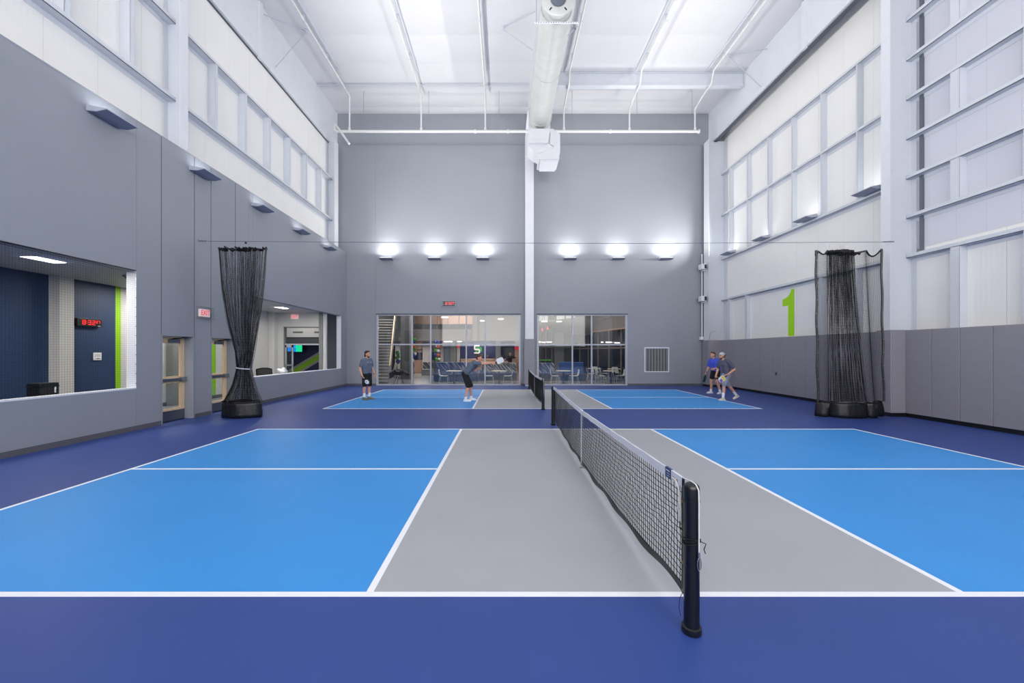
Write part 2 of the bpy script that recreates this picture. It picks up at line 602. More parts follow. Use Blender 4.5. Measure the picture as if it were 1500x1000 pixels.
wl_backing(YF, OPS[0][0], 0, ZT)
wl_backing(OPS[0][0], OPS[0][1], 0, OPS[0][2])
wl_backing(OPS[0][0], OPS[0][1], OPS[0][3], ZT)
wl_backing(OPS[0][1], DRS[0][0], 0, ZT)
wl_backing(DRS[0][0], DRS[0][1], DRS[0][2], ZT)
wl_backing(DRS[0][1], DRS[1][0], 0, ZT)
wl_backing(DRS[1][0], DRS[1][1], DRS[1][2], ZT)
wl_backing(DRS[1][1], OPS[1][0], 0, ZT)
wl_backing(OPS[1][0], OPS[1][1], 0, OPS[1][2])
wl_backing(OPS[1][0], OPS[1][1], OPS[1][3], ZT)
wl_backing(OPS[1][1], YB, 0, ZT)
wall_left = tag(wl.build('wall_left', 'seam'), kind='structure')
g = 0.0028
BRD = [(YF, 1.5, 0, ZT), (1.5, 8.82, 3.55, ZT), (1.5, 8.82, 0, 0.94), (8.82, 9.45, 0, ZT), (9.47, 10.46, 2.16, ZT), (10.48, 11.05, 0, ZT),
       (11.07, 12.05, 2.16, ZT), (12.07, 12.68, 0, ZT), (12.68, 12.9, 0, ZT), (12.9, 19.86, 3.55, ZT), (12.9, 19.86, 0, 0.925), (19.86, YB, 0, ZT)]
for (y0, y1, z0, z1) in BRD:
    B(XF, XL, y0 + g, y1 - (g if y1 < YB else 0), z0, z1).build('wall_board', 'wall', wall_left)
B(XB - 0.35, XL + 0.004, YF, YB, ZT, ZT + 0.03).build('ledge_cap', 'wall', wall_left)
for k, (y0, y1, z0, z1) in enumerate(OPS):                       # white trim lining of the openings
    B(XB - 0.02, XL + 0.003, y0, y1, z0 - 0.02, z0 + 0.006).build('sill', 'jamb', wall_left)
    B(XB - 0.02, XL - 0.001, y1 - 0.006, y1 + 0.004, z0, z1).build('jamb_lining', 'jamb', wall_left)
    B(XB - 0.02, XL - 0.001, y0 - 0.004, y0 + 0.006, z0, z1).build('jamb_lining', 'jamb', wall_left)
    B(XB - 0.02, XL - 0.001, y0, y1, z1 - 0.004, z1 + 0.004).build('head_lining', 'wall', wall_left)
bl = struct('baseboard_left')
for (a, b) in ((YF, 9.45), (10.48, 11.05), (12.07, YB)):
    B(XL, XL + 0.012, a, b, 0, 0.105).build('base_strip', 'base', bl)

# doors (recessed maple leaves with two glass lights, push bar, kick plate and closer)
for n, (y0, y1, zt) in enumerate(DRS):
    d = struct('door_%d' % (n + 1))
    xa, xb = -8.445, -8.40
    st = 0.13
    fr = MB()
    fr.box(-8.50, XL - 0.002, y0 - 0.012, y0 + 0.03, 0, zt)
    fr.box(-8.50, XL - 0.002, y1 - 0.03, y1 + 0.012, 0, zt)
    fr.box(-8.50, XL - 0.002, y0, y1, zt - 0.03, zt + 0.012)
    fr.build('door_frame', 'wall', d, bevel=0.003)
    a, b = y0 + 0.035, y1 - 0.035
    lf = MB()
    lf.box(xa, xb, a, a + st, 0.01, zt - 0.04)
    lf.box(xa, xb, b - st, b, 0.01, zt - 0.04)
    lf.box(xa, xb, a + st, b - st, zt - 0.20, zt - 0.04)
    lf.box(xa, xb, a + st, b - st, 0.96, 1.12)
    lf.box(xa, xb, a + st, b - st, 0.01, 0.32)
    leaf = lf.build('door_leaf', 'wood', d)
    B(-8.425, -8.42, a + st, b - st, 1.12, zt - 0.20).build('glass_pane', 'door_glass', d)
    B(-8.425, -8.42, a + st, b - st, 0.32, 0.96).build('glass_pane', 'door_glass', d)
    B(xb, xb + 0.004, a, b, 0.012, 0.262).build('kick_plate', 'steel', d)
    pb = MB().box(xb + 0.02, xb + 0.065, a + 0.01, b - 0.02, 1.0, 1.075)
    bar = pb.build('push_bar', 'steel', d, bevel=0.01)
    B(xb, xb + 0.07, b - 0.16, b - 0.01, 0.985, 1.09).build('latch_case', 'zinc', bar)
    B(xb, xb + 0.05, a + 0.0, a + 0.06, 0.99, 1.085).build('end_bracket', 'zinc', bar)
    cl = B(xb, xb + 0.06, b - 0.52, b - 0.2, zt - 0.20, zt - 0.10).build('door_closer', 'steel', d, bevel=0.008)
    MB().tube([(xb + 0.04, b - 0.42, zt - 0.09), (xb + 0.16, b - 0.25, zt - 0.06), (-8.3, b - 0.06, zt - 0.045)], 0.012, 6).build('closer_arm', 'black', cl)

# ---- upper left wall: ribbed metal panels, girts and studs
wul = tag(B(XLP - 0.25, XLP - 0.03, YF, YB + 0.25, ZT - 0.3, ZC + 0.1).build('wall_left_upper', 'seam'), kind='structure')
k0 = [7.51 + 1.016 * i for i in range(-17, 14)]
me_p = None
for i, y0 in enumerate(k0):
    y1 = min(y0 + 1.016, YB)
    if y1 - y0 < 0.3 or y0 < YF - 0.9:
        continue
    if y1 - y0 > 1.0:
        if me_p is None:
            me_p = B(-0.03, 0.0, 0.003, 1.013, ZT - 0.25, ZC).mesh('wall_panel', 'panel_l')
        o = link('wall_panel', me_p, wul)
        o.location = (XLP, y0, 0)
    else:
        B(XLP - 0.03, XLP, y0 + 0.003, y1, ZT - 0.25, ZC).build('wall_panel', 'panel_l', wul)


def zgirt(x_wall, x_in, y0, y1, z, h=0.20, s=1):
    """Z-section rail: lip up on the room side, web flat, leg down against the wall"""
    mb = MB()
    a, b = sorted((x_wall, x_in))
    mb.box(a, b, y0, y1, z - 0.10, z - 0.088)
    t = 0.012
    mb.box(x_in - t if x_in > x_wall else x_in, x_in if x_in > x_wall else x_in + t, y0, y1, z - 0.10, z)
    mb.box(x_wall if x_in > x_wall else x_wall - t, x_wall + t if x_in > x_wall else x_wall, y0, y1, z - 0.20, z - 0.10)
    return mb


XGL = -8.49
NCL = 10.28          # near left column
FCL = 19.62
bays = [(YF, NCL - 0.02), (NCL + 0.02, FCL - 0.02)]
for z in (8.30, 10.30):
    for (a, b) in bays:
        zgirt(XLP, XGL, a, b, z).build('girt', 'white', wul)
stud_me = {}


def stud(parent, x_wall, x_in, y, z0, z1, width=0.10):
    """C-section post between two rails"""
    key = (x_wall, x_in, round(z1 - z0, 3))
    if key not in stud_me:
        a, b = sorted((x_wall, x_in))
        mb = MB()
        mb.box(a, b, -0.008, 0.008, 0, z1 - z0)
        xx = (b - 0.012, b) if abs(b) < abs(a) else (a, a + 0.012)
        mb.box(xx[0], xx[1], -0.008, width, 0, z1 - z0)
        stud_me[key] = mb.mesh('stud', 'white')
    o = link('stud', stud_me[key], parent)
    o.location = (0, y, z0)


for i in range(6):
    stud(wul, XLP, XGL, 11.67 + 1.34 * i, 8.30, 10.20)
for y in (9.01, 7.67, 6.33, 4.99):
    stud(wul, XLP, XGL, y, 8.30, 10.20)


def column(name, xw, xf, yw, z0, z1, hw=0.13):
    """steel I-section column: web across, flanges along the wall"""
    o = struct(name)
    s = 1 if xf > xw else -1
    a, b = sorted((xw, xf - s * 0.015))
    B(a, b, yw - 0.008, yw + 0.008, z0, z1).build('web', 'white', o)
    a, b = sorted((xf - s * 0.015, xf))
    B(a, b, yw - hw, yw + hw, z0, z1).build('flange', 'white2', o)
    a, b = sorted((xw, xw + s * 0.015))
    B(a, b, yw - hw, yw + hw, z0, z1).build('flange', 'white', o)
    return o


column('steel_column', XLP + 0.005, -8.29, NCL, ZT + 0.03, 12.12)
column('steel_column', XLP + 0.005, -8.30, FCL, ZT + 0.03, 12.12, 0.22)

# deep eave plates above both side walls
def eave(name, x, z0, s, stiff):
    o = struct(name)
    a, b = sorted((x, x - s * 0.02))
    B(a, b, YF, YB, z0, ZC).build('web_plate', 'plate', o)
    a, b = sorted((x - s * 0.15, x + s * 0.06))
    B(a, b, YF, YB, z0 - 0.015, z0).build('bottom_flange', 'plate', o)
    a, b = sorted((x - s * 0.17, x - s * 0.02))
    B(a, b, YF, YB, z0 - 0.06, z0 - 0.02).build('shadow_gap', 'seam', o)
    for y in stiff:
        a, b = sorted((x, x + s * 0.10))
        B(a, b, y - 0.09, y + 0.09, z0 - 0.06, ZC - 0.05).build('stiffener', 'plate', o)
    return o


eave('trim_1', -8.66, 12.1, 1, (14.0, 7.6))
eave('trim_2', 10.58, 12.42, -1, (13.95, 7.6))

# ---- back wall: boards around two storefront windows
W1 = (-6.64, 0.835, 3.67)
W2 = (1.69, 6.365, 3.67)
wb = MB()
yb0, yb1 = YB + 0.015, YB + 0.25


def bb(x0, x1, z0, z1):
    wb.box(x0, x1, yb0, yb1, z0, z1)


bb(-9.2, W1[0], 0, ZC + .1)
bb(W1[0], W1[1], W1[2], ZC + .1)
bb(W1[1], W2[0], 0, ZC + .1)
bb(W2[0], W2[1], W2[2], ZC + .1)
bb(W2[1], 12.0, 0, ZC + .1)
wall_back = tag(wb.build('wall_back', 'seam'), kind='structure')
zs = 12.46
for (x0, x1, z0, z1) in ((-8.72, -6.69, 0, zs), (-6.69, W1[0], 0, W1[2]), (-6.69, 1.06, W1[2], zs), (W1[1], 1.06, 0, W1[2]), (1.06, W2[0], 0, W2[2]),
                         (1.06, 11.2, W2[2], zs), (W2[1], 11.2, 0, W2[2]), (-8.72, -6.69, zs, ZC), (-6.69, 1.06, zs, ZC), (1.06, 11.2, zs, ZC)):
    jx = 0.003
    B(x0 + jx, x1 - (0 if z1 == W1[2] else jx), YB, yb0, z0, z1 - (0.005 if z1 == zs else 0)).build('wall_board', 'wall', wall_back)
bbk = struct('baseboard_back')
for (a, b) in ((XL, W1[0] - 0.02), (W1[1] + 0.02, W2[0] - 0.02), (W2[1] + 0.02, 10.3)):
    B(a, b, YB - 0.012, YB, 0, 0.105).build('base_strip', 'base', bbk)


def storefront(name, x0, x1, z1, mull, zt):
    o = struct(name)
    t, y0, y1 = 0.055, YB - 0.02, YB + 0.10
    xs = [x0] + mull + [x1]
    for i, x in enumerate(xs):
        if i == 0:
            B(x0, x0 + 2 * t - 0.02, y0, y1, 0.005, z1).build('mullion', 'alu', o, bevel=0.004)
        elif i == len(xs) - 1:
            B(x1 - 2 * t + 0.02, x1, y0, y1, 0.005, z1).build('mullion', 'alu', o, bevel=0.004)
        else:
            B(x - t / 1.6, x + t / 1.6, y0, y1, 0.005, z1).build('mullion', 'alu', o, bevel=0.004)
    B(x0, x1, y0 + 0.004, y1, 0.005, 0.07).build('bottom_rail', 'alu', o)
    B(x0, x1, y0 + 0.004, y1, z1 - 0.05, z1).build('head_rail', 'alu', o)
    B(x0 - 0.02, x1 + 0.02, YB - 0.05, YB + 0.0, z1, z1 + 0.05).build('head_flashing', 'seam', o)
    for i in range(len(xs) - 1):
        a, b = xs[i] + t / 1.6, xs[i + 1] - t / 1.6
        B(a, b, y0 + 0.008, y1 - 0.01, zt - t / 1.7, zt + t / 1.7).build('transom', 'alu', o)
        B(a, b, YB + 0.03, YB + 0.042, 0.07, zt - t / 1.7).build('glass_pane', 'glass', o)
        B(a, b, YB + 0.03, YB + 0.042, zt + t / 1.7, z1 - 0.05).build('glass_pane', 'glass', o)
    return o


mx = lambda px: (px - VX) * YB / F
storefront('window_1', W1[0], W1[1], W1[2], [mx(603.6), mx(630.9), mx(683), mx(710.5)], 2.13)
storefront('window_2', W2[0], W2[1], W2[2], [mx(838.5), mx(866.7)], 2.12)

# centre column on the back wall with its pad
o = struct('steel_column')
B(1.06, 1.49, YB - 0.42, YB - 0.405, 0, 12.9).build('flange', 'white2', o)
B(1.265, 1.285, YB - 0.405, YB - 0.02, 0, 12.9).build('web', 'white', o)
B(1.06, 1.49, YB - 0.02, YB - 0.002, 0, 12.9).build('flange', 'white', o)
pd = MB().box(1.0, 1.54, YB - 0.48, YB - 0.425, 0.09, 2.40).box(1.0, 1.055, YB - 0.425, YB - 0.05, 0.09, 2.40).box(1.495, 1.54, YB - 0.425, YB - 0.05, 0.09, 2.40)
pd.build('column_pad', 'pad', o, bevel=0.01)

# ---- right wall
wr = MB()
wr.box(XRP + 0.03, XRP + 0.3, YF, YB + 0.25, 0, ZC + .1)
wall_right = tag(wr.build('wall_right', 'seam'), kind='structure')
NCR, FCR = 10.87, 20.12
ZG = [4.42, 6.48, 8.68, 10.77]
p0 = 12.0 - 1.06
me_p = {}
yy = p0
while yy < YB - 0.05:
    y1 = min(yy + 1.06, YB)
    L = round(y1 - yy, 3)
    if L not in me_p:
        me_p[L] = B(0.0, 0.03, 0.003, L - 0.003, 0, ZC).mesh('wall_panel', 'panel_l')
    link('wall_panel', me_p[L], wall_right).location = (XRP, yy, 0)
    yy += 1.06
# near bay: opaque panels below, polycarbonate above
yy = p0 - 1.06
while yy > YF - 1:
    if 'lo' not in me_p:
        me_p['lo'] = B(0.0, 0.03, 0.003, 1.057, 0, ZG[0] + 0.1).mesh('wall_panel', 'panel_l')
    link('wall_panel', me_p['lo'], wall_right).location = (XRP, yy, 0)
    yy -= 1.06
wp = struct('window_3')
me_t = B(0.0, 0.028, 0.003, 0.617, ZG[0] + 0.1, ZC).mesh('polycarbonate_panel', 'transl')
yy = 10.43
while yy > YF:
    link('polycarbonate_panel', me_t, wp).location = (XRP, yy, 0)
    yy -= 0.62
B(XRP - 0.05, XRP + 0.03, 10.55, 10.63, ZG[0], ZC).build('edge_channel', 'steel', wp)
B(XRP, XRP + 0.03, 10.63, 10.94, ZG[0], ZC).build('closure_panel', 'panel_l', wp)
XGR = 10.97
for z in ZG:
    zgirt(XRP, XGR, NCR + 0.02, FCR - 0.02, z, s=-1).build('girt', 'white', wall_right)
for i in range(6):
    for j in (1, 2):
        stud(wall_right, XRP, XGR, 12.34 + 1.4 * i, ZG[j], ZG[j + 1] - 0.10, 0.06)
for y in (12.36, 13.74, 18.02, 19.4):
    stud(wall_right, XRP, XGR, y, 2.3, ZG[0] - 0.10, 0.12)
NG = [4.40 + 1.073 * i for i in range(9)]
for z in NG:
    zgirt(XRP, XGR, YF, NCR - 0.02, z, s=-1).build('girt', 'white', wp)
for i in (0, 2, 4, 6):
    pass
for y in (9.58, 8.2):
    stud(wp, XRP, XGR, y, 2.3, NG[0] - 0.10, 0.2)
    for i in (1, 3, 5):
        stud(wp, XRP, XGR, y, NG[i], NG[i + 1] - 0.10, 0.2)
column('steel_column', XRP - 0.005, 10.42, NCR, 0, 12.40)
column('steel_column', XRP - 0.005, 10.22, FCR, 0, 12.40, 0.25)

# painted numeral 1 on the panels
n1 = [(15.28, 2.36), (15.28, 4.18), (15.44, 4.18), (15.50, 4.05), (15.62, 3.93), (15.80, 3.86), (15.93, 3.84), (15.93, 3.56), (15.62, 3.56), (15.62, 2.36)]
MB().prism(n1, XRP - 0.002, XRP + 0.001, 'YZ').build('painted_numeral', 'green', wall_right)

# wall pads
pad_me = {}


def pads(y0, y1, step):
    y = y0
    while y < y1 - 0.05:
        L = round(min(step, y1 - y), 3)
        if L not in pad_me:
            mb = MB().box(0, 0.30, 0.003, L - 0.003, 0.10, 2.32)
            pad_me[L] = mb.mesh('wall_pad', 'pad')
        o = link('wall_pad', pad_me[L], wall_right)
        o.location = (XR, y, 0)
        b = o.modifiers.new('bevel', 'BEVEL')
        b.width, b.segments = 0.012, 2
        y += step


pads(10.66 - 0.635 * 31, 10.66, 0.635)
pads(11.09, 19.88, 0.62)
B(XR + 0.03, XR + 0.3, YF, YB, 0, 0.11).build('base_recess', 'black', wall_right)
for (yc, xf, hw) in ((NCR, 10.42, 0.21), (FCR, 10.22, 0.3)):
    mb = MB().box(xf - 0.05, xf - 0.004, yc - hw, yc + hw, 0.10, 2.33)
    mb.box(xf - 0.004, XR + 0.25, yc - hw, yc - hw + 0.045, 0.10, 2.33)
    mb.box(xf - 0.004, XR + 0.25, yc + hw - 0.045, yc + hw, 0.10, 2.33)
    mb.build('column_pad', 'pad', wall_right, bevel=0.01)
    B(xf - 0.02, XR + 0.25, yc - hw + 0.01, yc + hw - 0.01, 0, 0.10).build('base_recess', 'black', wall_right)

# ---- wall behind the camera (closes the hall)
tag(B(-9.2, 12.0, YF - 0.25, YF, 0, ZC + .1).build('wall_front', 'wall'), kind='structure')
wf = struct('added_fill_band')                                 # glowing band added to that wall, unseen, around the fill lamp
me_f = B(0.004, 1.216, -0.03, 0.0, 2.4, 11.5).mesh('polycarbonate_panel', 'transl')  # made-up panels, self-lit by the same glowing material
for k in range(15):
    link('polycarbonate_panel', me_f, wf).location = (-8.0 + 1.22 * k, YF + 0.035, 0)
area_light('front_fill_lamp', (1.15, YF + 0.06, 7.0), 18.0, 9.0, FRONT_POWER, (1.0, 0.98, 0.945), rot=(R(90), 0, R(0)))  # added frontal fill lamp, no such source known here

# ---- corridor behind the left wall
ZK = 3.58
tag(B(-14.0, XB, YF, 24.0, -0.2, 0.0).build('floor_corridor', 'corrfloor'), kind='structure')
tag(B(XCL - 0.2, XB, YF, 18.8, ZK, ZK + 0.2).build('ceiling_corridor', 'corr'), kind='structure')
wc = tag(B(XCL - 0.25, XCL - 0.012, YF, 18.6, 0, ZK).build('wall_corridor', 'corr'), kind='structure')
for (y0, y1, m) in ((YF, 9.5, 'navy'), (9.93, 11.13, 'navy'), (11.13, 11.29, 'green_c'), (11.29, 12.8, 'corr'), (13.15, 14.8, 'corr'), (14.8, 15.0, 'green_c'), (15.0, 18.2, 'corr')):
    B(XCL - 0.012, XCL, y0, y1, 0, ZK).build('wall_board', m, wc)
for (y0, y1, m) in ((9.54, 9.86, 'corr'), (12.8, 13.15, 'grey')):
    B(XCL - 0.01, XCL + 0.22, y0, y1, 0, ZK).build('pilaster', m, wc)
B(XCL, XCL + 0.012, 9.93, 18.3, 0, 0.12).build('base_strip', 'base', wc)
we = MB()
ye0, ye1 = 18.6, 18.75
ox0, ox1, oz = -10.33, -8.63, 2.92
we.box(XCL - 0.2, ox0, ye0, ye1, 0, ZK).box(ox1, XB + 0.001, ye0, ye1, 0, ZK).box(ox0, ox1, ye0, ye1, oz, ZK)
wend = tag(we.build('wall_corridor_end', 'corr'), kind='structure')
B(XCL, XCL + 0.3, ye0 - 0.3, ye0, 0, ZK).build('pilaster', 'corr', wend)
B(-8.66, -8.50, ye0 - 0.06, ye0, 0, ZK).build('pilaster', 'grey', wend)
# opening in the end wall with frame, transom and an open glass door leaf
d3 = struct('door_3')
fr = MB()
fr.box(ox0, ox0 + 0.05, ye0 - 0.02, ye1, 0, oz).box(ox1 - 0.05, ox1, ye0 - 0.02, ye1, 0, oz).box(ox0, ox1, ye0 - 0.02, ye1, oz - 0.05, oz)
fr.build('door_frame', 'grey', d3)
B(ox0 + 0.05, ox1 - 0.05, ye0, ye1 - 0.05, 2.06, 2.13).build('transom', 'alu', d3)
lf = MB()
lx0, lx1 = ox0 + 0.05, ox0 + 0.42
lf.box(lx0, lx0 + 0.06, ye0 + 0.02, ye0 + 0.06, 0.01, 2.06).box(lx1 - 0.06, lx1, ye0 + 0.02, ye0 + 0.06, 0.01, 2.06).box(lx0, lx1, ye0 + 0.02, ye0 + 0.06, 1.96, 2.06).box(lx0, lx1, ye0 + 0.02, ye0 + 0.06, 0.01, 0.2)
lf.build('door_leaf', 'alu', d3)
B(lx0 + 0.06, lx1 - 0.06, ye0 + 0.035, ye0 + 0.045, 0.2, 1.96).build('glass_pane', 'door_glass', d3)
B(lx0 + 0.05, lx1 + 0.03, ye0 - 0.05, ye0 - 0.01, 1.08, 1.16).build('push_bar', 'zinc', d3)
# room beyond the end wall
tag(B(-14.0, XB, 18.75, 24.2, 4.2, 4.4).build('ceiling_annex', 'corr'), kind='structure')
wx = tag(B(-14.0, XB, 24.0, 24.2, 0, 4.3).build('wall_annex', 'navy2'), kind='structure')
zz = lambda x: 0.20 + (x + 12.8) * 0.60
for (dz0, dz1, m) in ((0.0, 0.14, 'bulk2'), (0.14, 0.46, 'green_c'), (0.46, 0.60, 'bulk2')):
    xs = (-13.1, -10.6)
    MB().prism([(xs[0], zz(xs[0]) + dz0), (xs[1], zz(xs[1]) + dz0), (xs[1], zz(xs[1]) + dz1), (xs[0], zz(xs[0]) + dz1)], 23.985, 24.0, 'XZ').build('painted_stripe', m, wx)
B(-14.0, XB, 22.6, 22.75, 2.2, 2.58).build('bulkhead', 'darkgrey', wx)
B(-14.0, XB, 22.55, 22.75, 2.58, 3.4).build('upper_bulkhead', 'corr', wx)
for (a_, b_) in ((428.5, 443), (460, 468.5)):
    B((a_ - VX) * 22.5 / F, (b_ - VX) * 22.5 / F, 22.54, 22.56, 2.82, 2.90).build('air_slot', 'base', wx)
tag(B(-14.2, -14.0, 18.75, 24.2, 0, 4.3).build('wall_annex_left', 'navy2'), kind='structure')
tag(B(XB, XB + 0.15, 20.85, 24.2, 0, 4.3).build('wall_annex_right', 'navy2'), kind='structure')
# ================================================================== FIXTURES OF THE HALL
# ---- wedge-shaped wall uplights; each carries its own lamp
def uplight_parts():
    """local frame: wall at y=0, projects towards -y, length along x, bottom of the box near z=0"""
    L = 0.33
    body = MB()
    prof = [(0, 0.02), (0, 0.13), (-0.02, 0.13), (-0.40, 0.055), (-0.40, 0.04), (-0.20, 0.0)]
    body.prism(prof, -L, L, 'YZ')
    und = MB()
    und.prism([(-0.012, 0.012), (-0.20, -0.006), (-0.20, 0.0), (-0.012, 0.018)], -L + 0.01, L - 0.01, 'YZ')
    und.prism([(-0.205, -0.004), (-0.392, 0.036), (-0.392, 0.042), (-0.205, 0.002)], -L + 0.01, L - 0.01, 'YZ')
    lens = MB().prism([(-0.06, 0.121), (-0.06, 0.128), (-0.34, 0.073), (-0.34, 0.066)], -L + 0.04, L - 0.04, 'YZ')
    return (body.mesh('housing', 'fixture'), und.mesh('underside', 'fixture_dark'), lens.mesh('lens', 'lamp'))


UPM = uplight_parts()


def uplight(loc, rz, label, group, power=None, tilt=60):
    t = thing('wall_uplight', label, 'light', loc, rz, group)
    link('housing', UPM[0], t)
    link('underside', UPM[1], t)
    link('lens', UPM[2], t)
    area_light('uplight_lamp', (0, -0.31, 0.115), 0.56, 0.10, power or UP_POWER, (1.0, 0.975, 0.935), rot=(math.pi + R(tilt), 0, 0), spread=R(178 if tilt < 30 else 118), parent=t)
    return t


for px, lab in ((567.5, 'white uplight on the grey back wall, nearest the left corner'), (637.3, 'white back-wall uplight just left above the red wall clock'),
                (707.5, 'white back-wall uplight just left of the centre column'), (834, 'white back-wall uplight just right of the centre column'),
                (904, 'white back-wall uplight above the right end of the smaller window'), (973.5, 'white back-wall uplight above the vent grille, nearest the right corner')):
    uplight((mx(px), YB, 6.49), 0, lab, 'uplights on the back wall', BACK_POWER, 22)
for i, lab in enumerate(('large wedge uplight on left wall, nearest the camera', 'wedge uplight on left wall just beyond the first steel column',
                         'wedge uplight on left wall up and to the right of the tied net curtain', 'wedge uplight on left wall, last but one before the back corner',
                         'smallest wedge uplight on left wall, tight to the back corner')):
    uplight((XL, 8.09 + 2.525 * i, 6.44), R(90), lab, 'uplights along the left wall')
for y in (5.56, 3.04, 0.5, -2.0, -4.5):
    uplight((XL, y, 6.44), R(90), 'wedge uplight on left wall, out of the picture behind the camera side', 'uplights along the left wall beyond the frame')
for i, lab in enumerate(('uplight on the right wall ledge, nearest the big steel column', 'uplight on the right wall ledge, second from the big steel column',
                         'uplight on the right wall ledge, second from the back corner', 'uplight on the right wall ledge, tight to the back corner')):
    uplight((XGR, 11.8 + 2.46 * i, 6.46), R(-90), lab, 'uplights along the right wall')
for x in (-6, -3.5, -1, 3.4, 5.9, 8.4):
    uplight((x, YF, 6.49), R(180), 'white uplight on the wall behind the camera', 'uplights on the wall behind the camera')

# ---- clocks
SEG = {'0': 'abcdef', '1': 'bc', '2': 'abged', '3': 'abgcd', '4': 'fgbc', '5': 'afgcd', '6': 'afgedc', '7': 'abc', '8': 'abcdefg', '9': 'abcfgd'}


def digit(mb, ch, x, z, w, h, t, y0, y1):
    for s in SEG[ch]:
        m = z + h / 2
        bx = {'a': (x, x + w, z + h - t, z + h), 'd': (x, x + w, z, z + t), 'g': (x, x + w, m - t / 2, m + t / 2), 'f': (x, x + t, m, z + h), 'e': (x, x + t, z, m),
              'b': (x + w - t, x + w, m, z + h), 'c': (x + w - t, x + w, z, m)}[s]
        mb.box(bx[0], bx[1], y0, y1, bx[2], bx[3])


def led_clock(loc, rz, label, w, h, d):
    t = thing('digital_clock', label, 'clock', loc, rz)
    B(-w / 2, w / 2, -d, 0, 0, h).build('case', 'black', t, bevel=0.004)
    mb = MB()
    dw, dh, th = h * 0.38, h * 0.60, h * 0.085
    x = -w * 0.30
    z = h * 0.22
    y0, y1 = -d - 0.003, -d + 0.001
    digit(mb, '8', x, z, dw, dh, th, y0, y1)
    x += dw + h * 0.12
    mb.box(x, x + th, y0, y1, z + dh * .25, z + dh * .25 + th).box(x, x + th, y0, y1, z + dh * .65, z + dh * .65 + th)
    x += th + h * 0.12
    digit(mb, '3', x, z, dw, dh, th, y0, y1)
    x += dw + h * 0.14
    digit(mb, '2', x, z, dw, dh, th, y0, y1)
    x += dw + h * 0.12
    for c in '27':
        digit(mb, c, x, z + dh * 0.42, dw * .55, dh * .58, th * .7, y0, y1)
        x += dw * .55 + h * .08
    mb.build('led_digits', 'led', t)
    return t


ck = led_clock((XCL + 0.001, 10.36, 2.40), R(90), 'black digital clock with red digits 8:32 on the navy corridor wall', 0.62, 0.20, 0.09)
B(0.2, 0.27, -0.092, -0.09, 0.02, 0.03).build('badge', 'tape', ck)
ck2 = led_clock((-2.88, YB, 4.13), 0, 'small red digital clock behind a wire guard above the large window', 0.60, 0.23, 0.07)
gd = MB()
for i in range(9):
    x = -0.335 + 0.67 * i / 8
    gd.box(x - 0.005, x + 0.005, -0.135, -0.127, -0.03, 0.26)
for i in range(4):
    z = -0.03 + 0.29 * i / 3
    gd.box(-0.335, 0.335, -0.137, -0.129, z - 0.005, z + 0.005)
for sx in (-0.335, 0.335):
    for z in (-0.03, 0.26):
        gd.box(sx - 0.006, sx + 0.006, -0.135, 0, z - 0.006, z + 0.006)
gd.build('wire_guard', 'alu', ck2)
# thermostat plate under the corridor clock
t = thing('thermostat', 'square white thermostat on the navy wall under the clock', 'thermostat', (XCL + 0.001, 10.62, 1.52), R(90))
B(-0.1, 0.1, -0.03, 0, 0, 0.2).build('cover', 'jamb', t, bevel=0.005)
B(-0.045, 0.05, -0.033, -0.029, 0.03, 0.05).build('slot', 'black', t)
B(-0.07, 0.07, -0.033, -0.029, 0.09, 0.16).build('display', 'corr', t)


# ---- exit signs
EX = text_mesh('EXIT', 0.2, 0.003, 'exit_red')


def exit_sign(loc, rz, label, cover=False, s=1.0):
    t = thing('exit_sign', label, 'sign', loc, rz)
    B(-0.17 * s, 0.17 * s, -0.06, 0, -0.1 * s, 0.1 * s).build('housing', 'exit_box', t, bevel=0.006)
    B(-0.145 * s, 0.145 * s, -0.062, -0.058, -0.08 * s, 0.08 * s).build('face', 'exit_box', t)
    o = link('lettering', EX, t)
    o.rotation_euler = (R(90), 0, 0)
    o.location = (0, -0.064, 0)
    o.scale = (0.74 * s, 1.0 * s, 1)
    if cover:
        m = MB().box(-0.24, 0.24, -0.13, -0.124, -0.16, 0.16).box(-0.24, -0.234, -0.124, 0, -0.16, 0.16).box(0.234, 0.24, -0.124, 0, -0.16, 0.16)
        m.box(-0.234, 0.234, -0.124, 0, 0.154, 0.16).box(-0.234, 0.234, -0.124, 0, -0.16, -0.154)
        m.build('clear_cover', 'clear', t)
    return t


exit_sign((XL, 10.77, 2.79), R(90), 'red EXIT sign in a clear cover on the grey wall between the two doors', True)
exit_sign((-9.78, 18.55, 3.38), 0, 'red EXIT sign hung over the doorway at the end of the corridor', False, 1.0)

# ---- vent grille on the back wall
x0, _, z0 = at(943.9, 545, YB)
x1, _, z1 = at(980, 508.4, YB)
t = thing('vent_grille', 'square wall vent with white frame and grey vertical blades on the back wall', 'vent', ((x0 + x1) / 2, YB, z0))
W, Hh = (x1 - x0), (z1 - z0)
fr = MB().box(-W / 2, W / 2, -0.03, 0, 0, 0.05).box(-W / 2, W / 2, -0.03, 0, Hh - 0.06, Hh).box(-W / 2, -W / 2 + 0.045, -0.03, 0, 0.05, Hh - 0.06).box(W / 2 - 0.045, W / 2, -0.03, 0, 0.05, Hh - 0.06)
fr.build('frame', 'jamb', t, bevel=0.004)
B(-W / 2 + 0.04, W / 2 - 0.04, -0.006, 0, 0.04, Hh - 0.04).build('backing', 'darkgrey', t)
bl_me = MB().prism([(-0.05, -0.007), (-0.04, -0.007), (0.045, -0.022), (0.045, -0.026), (-0.05, -0.012)], 0.05, Hh - 0.06, 'XY').mesh('blade', 'grey')
nb = 8
for i in range(nb):
    o = link('blade', bl_me, t)
    o.location = (-W / 2 + 0.10 + (W - 0.20) * i / (nb - 1), 0, 0)

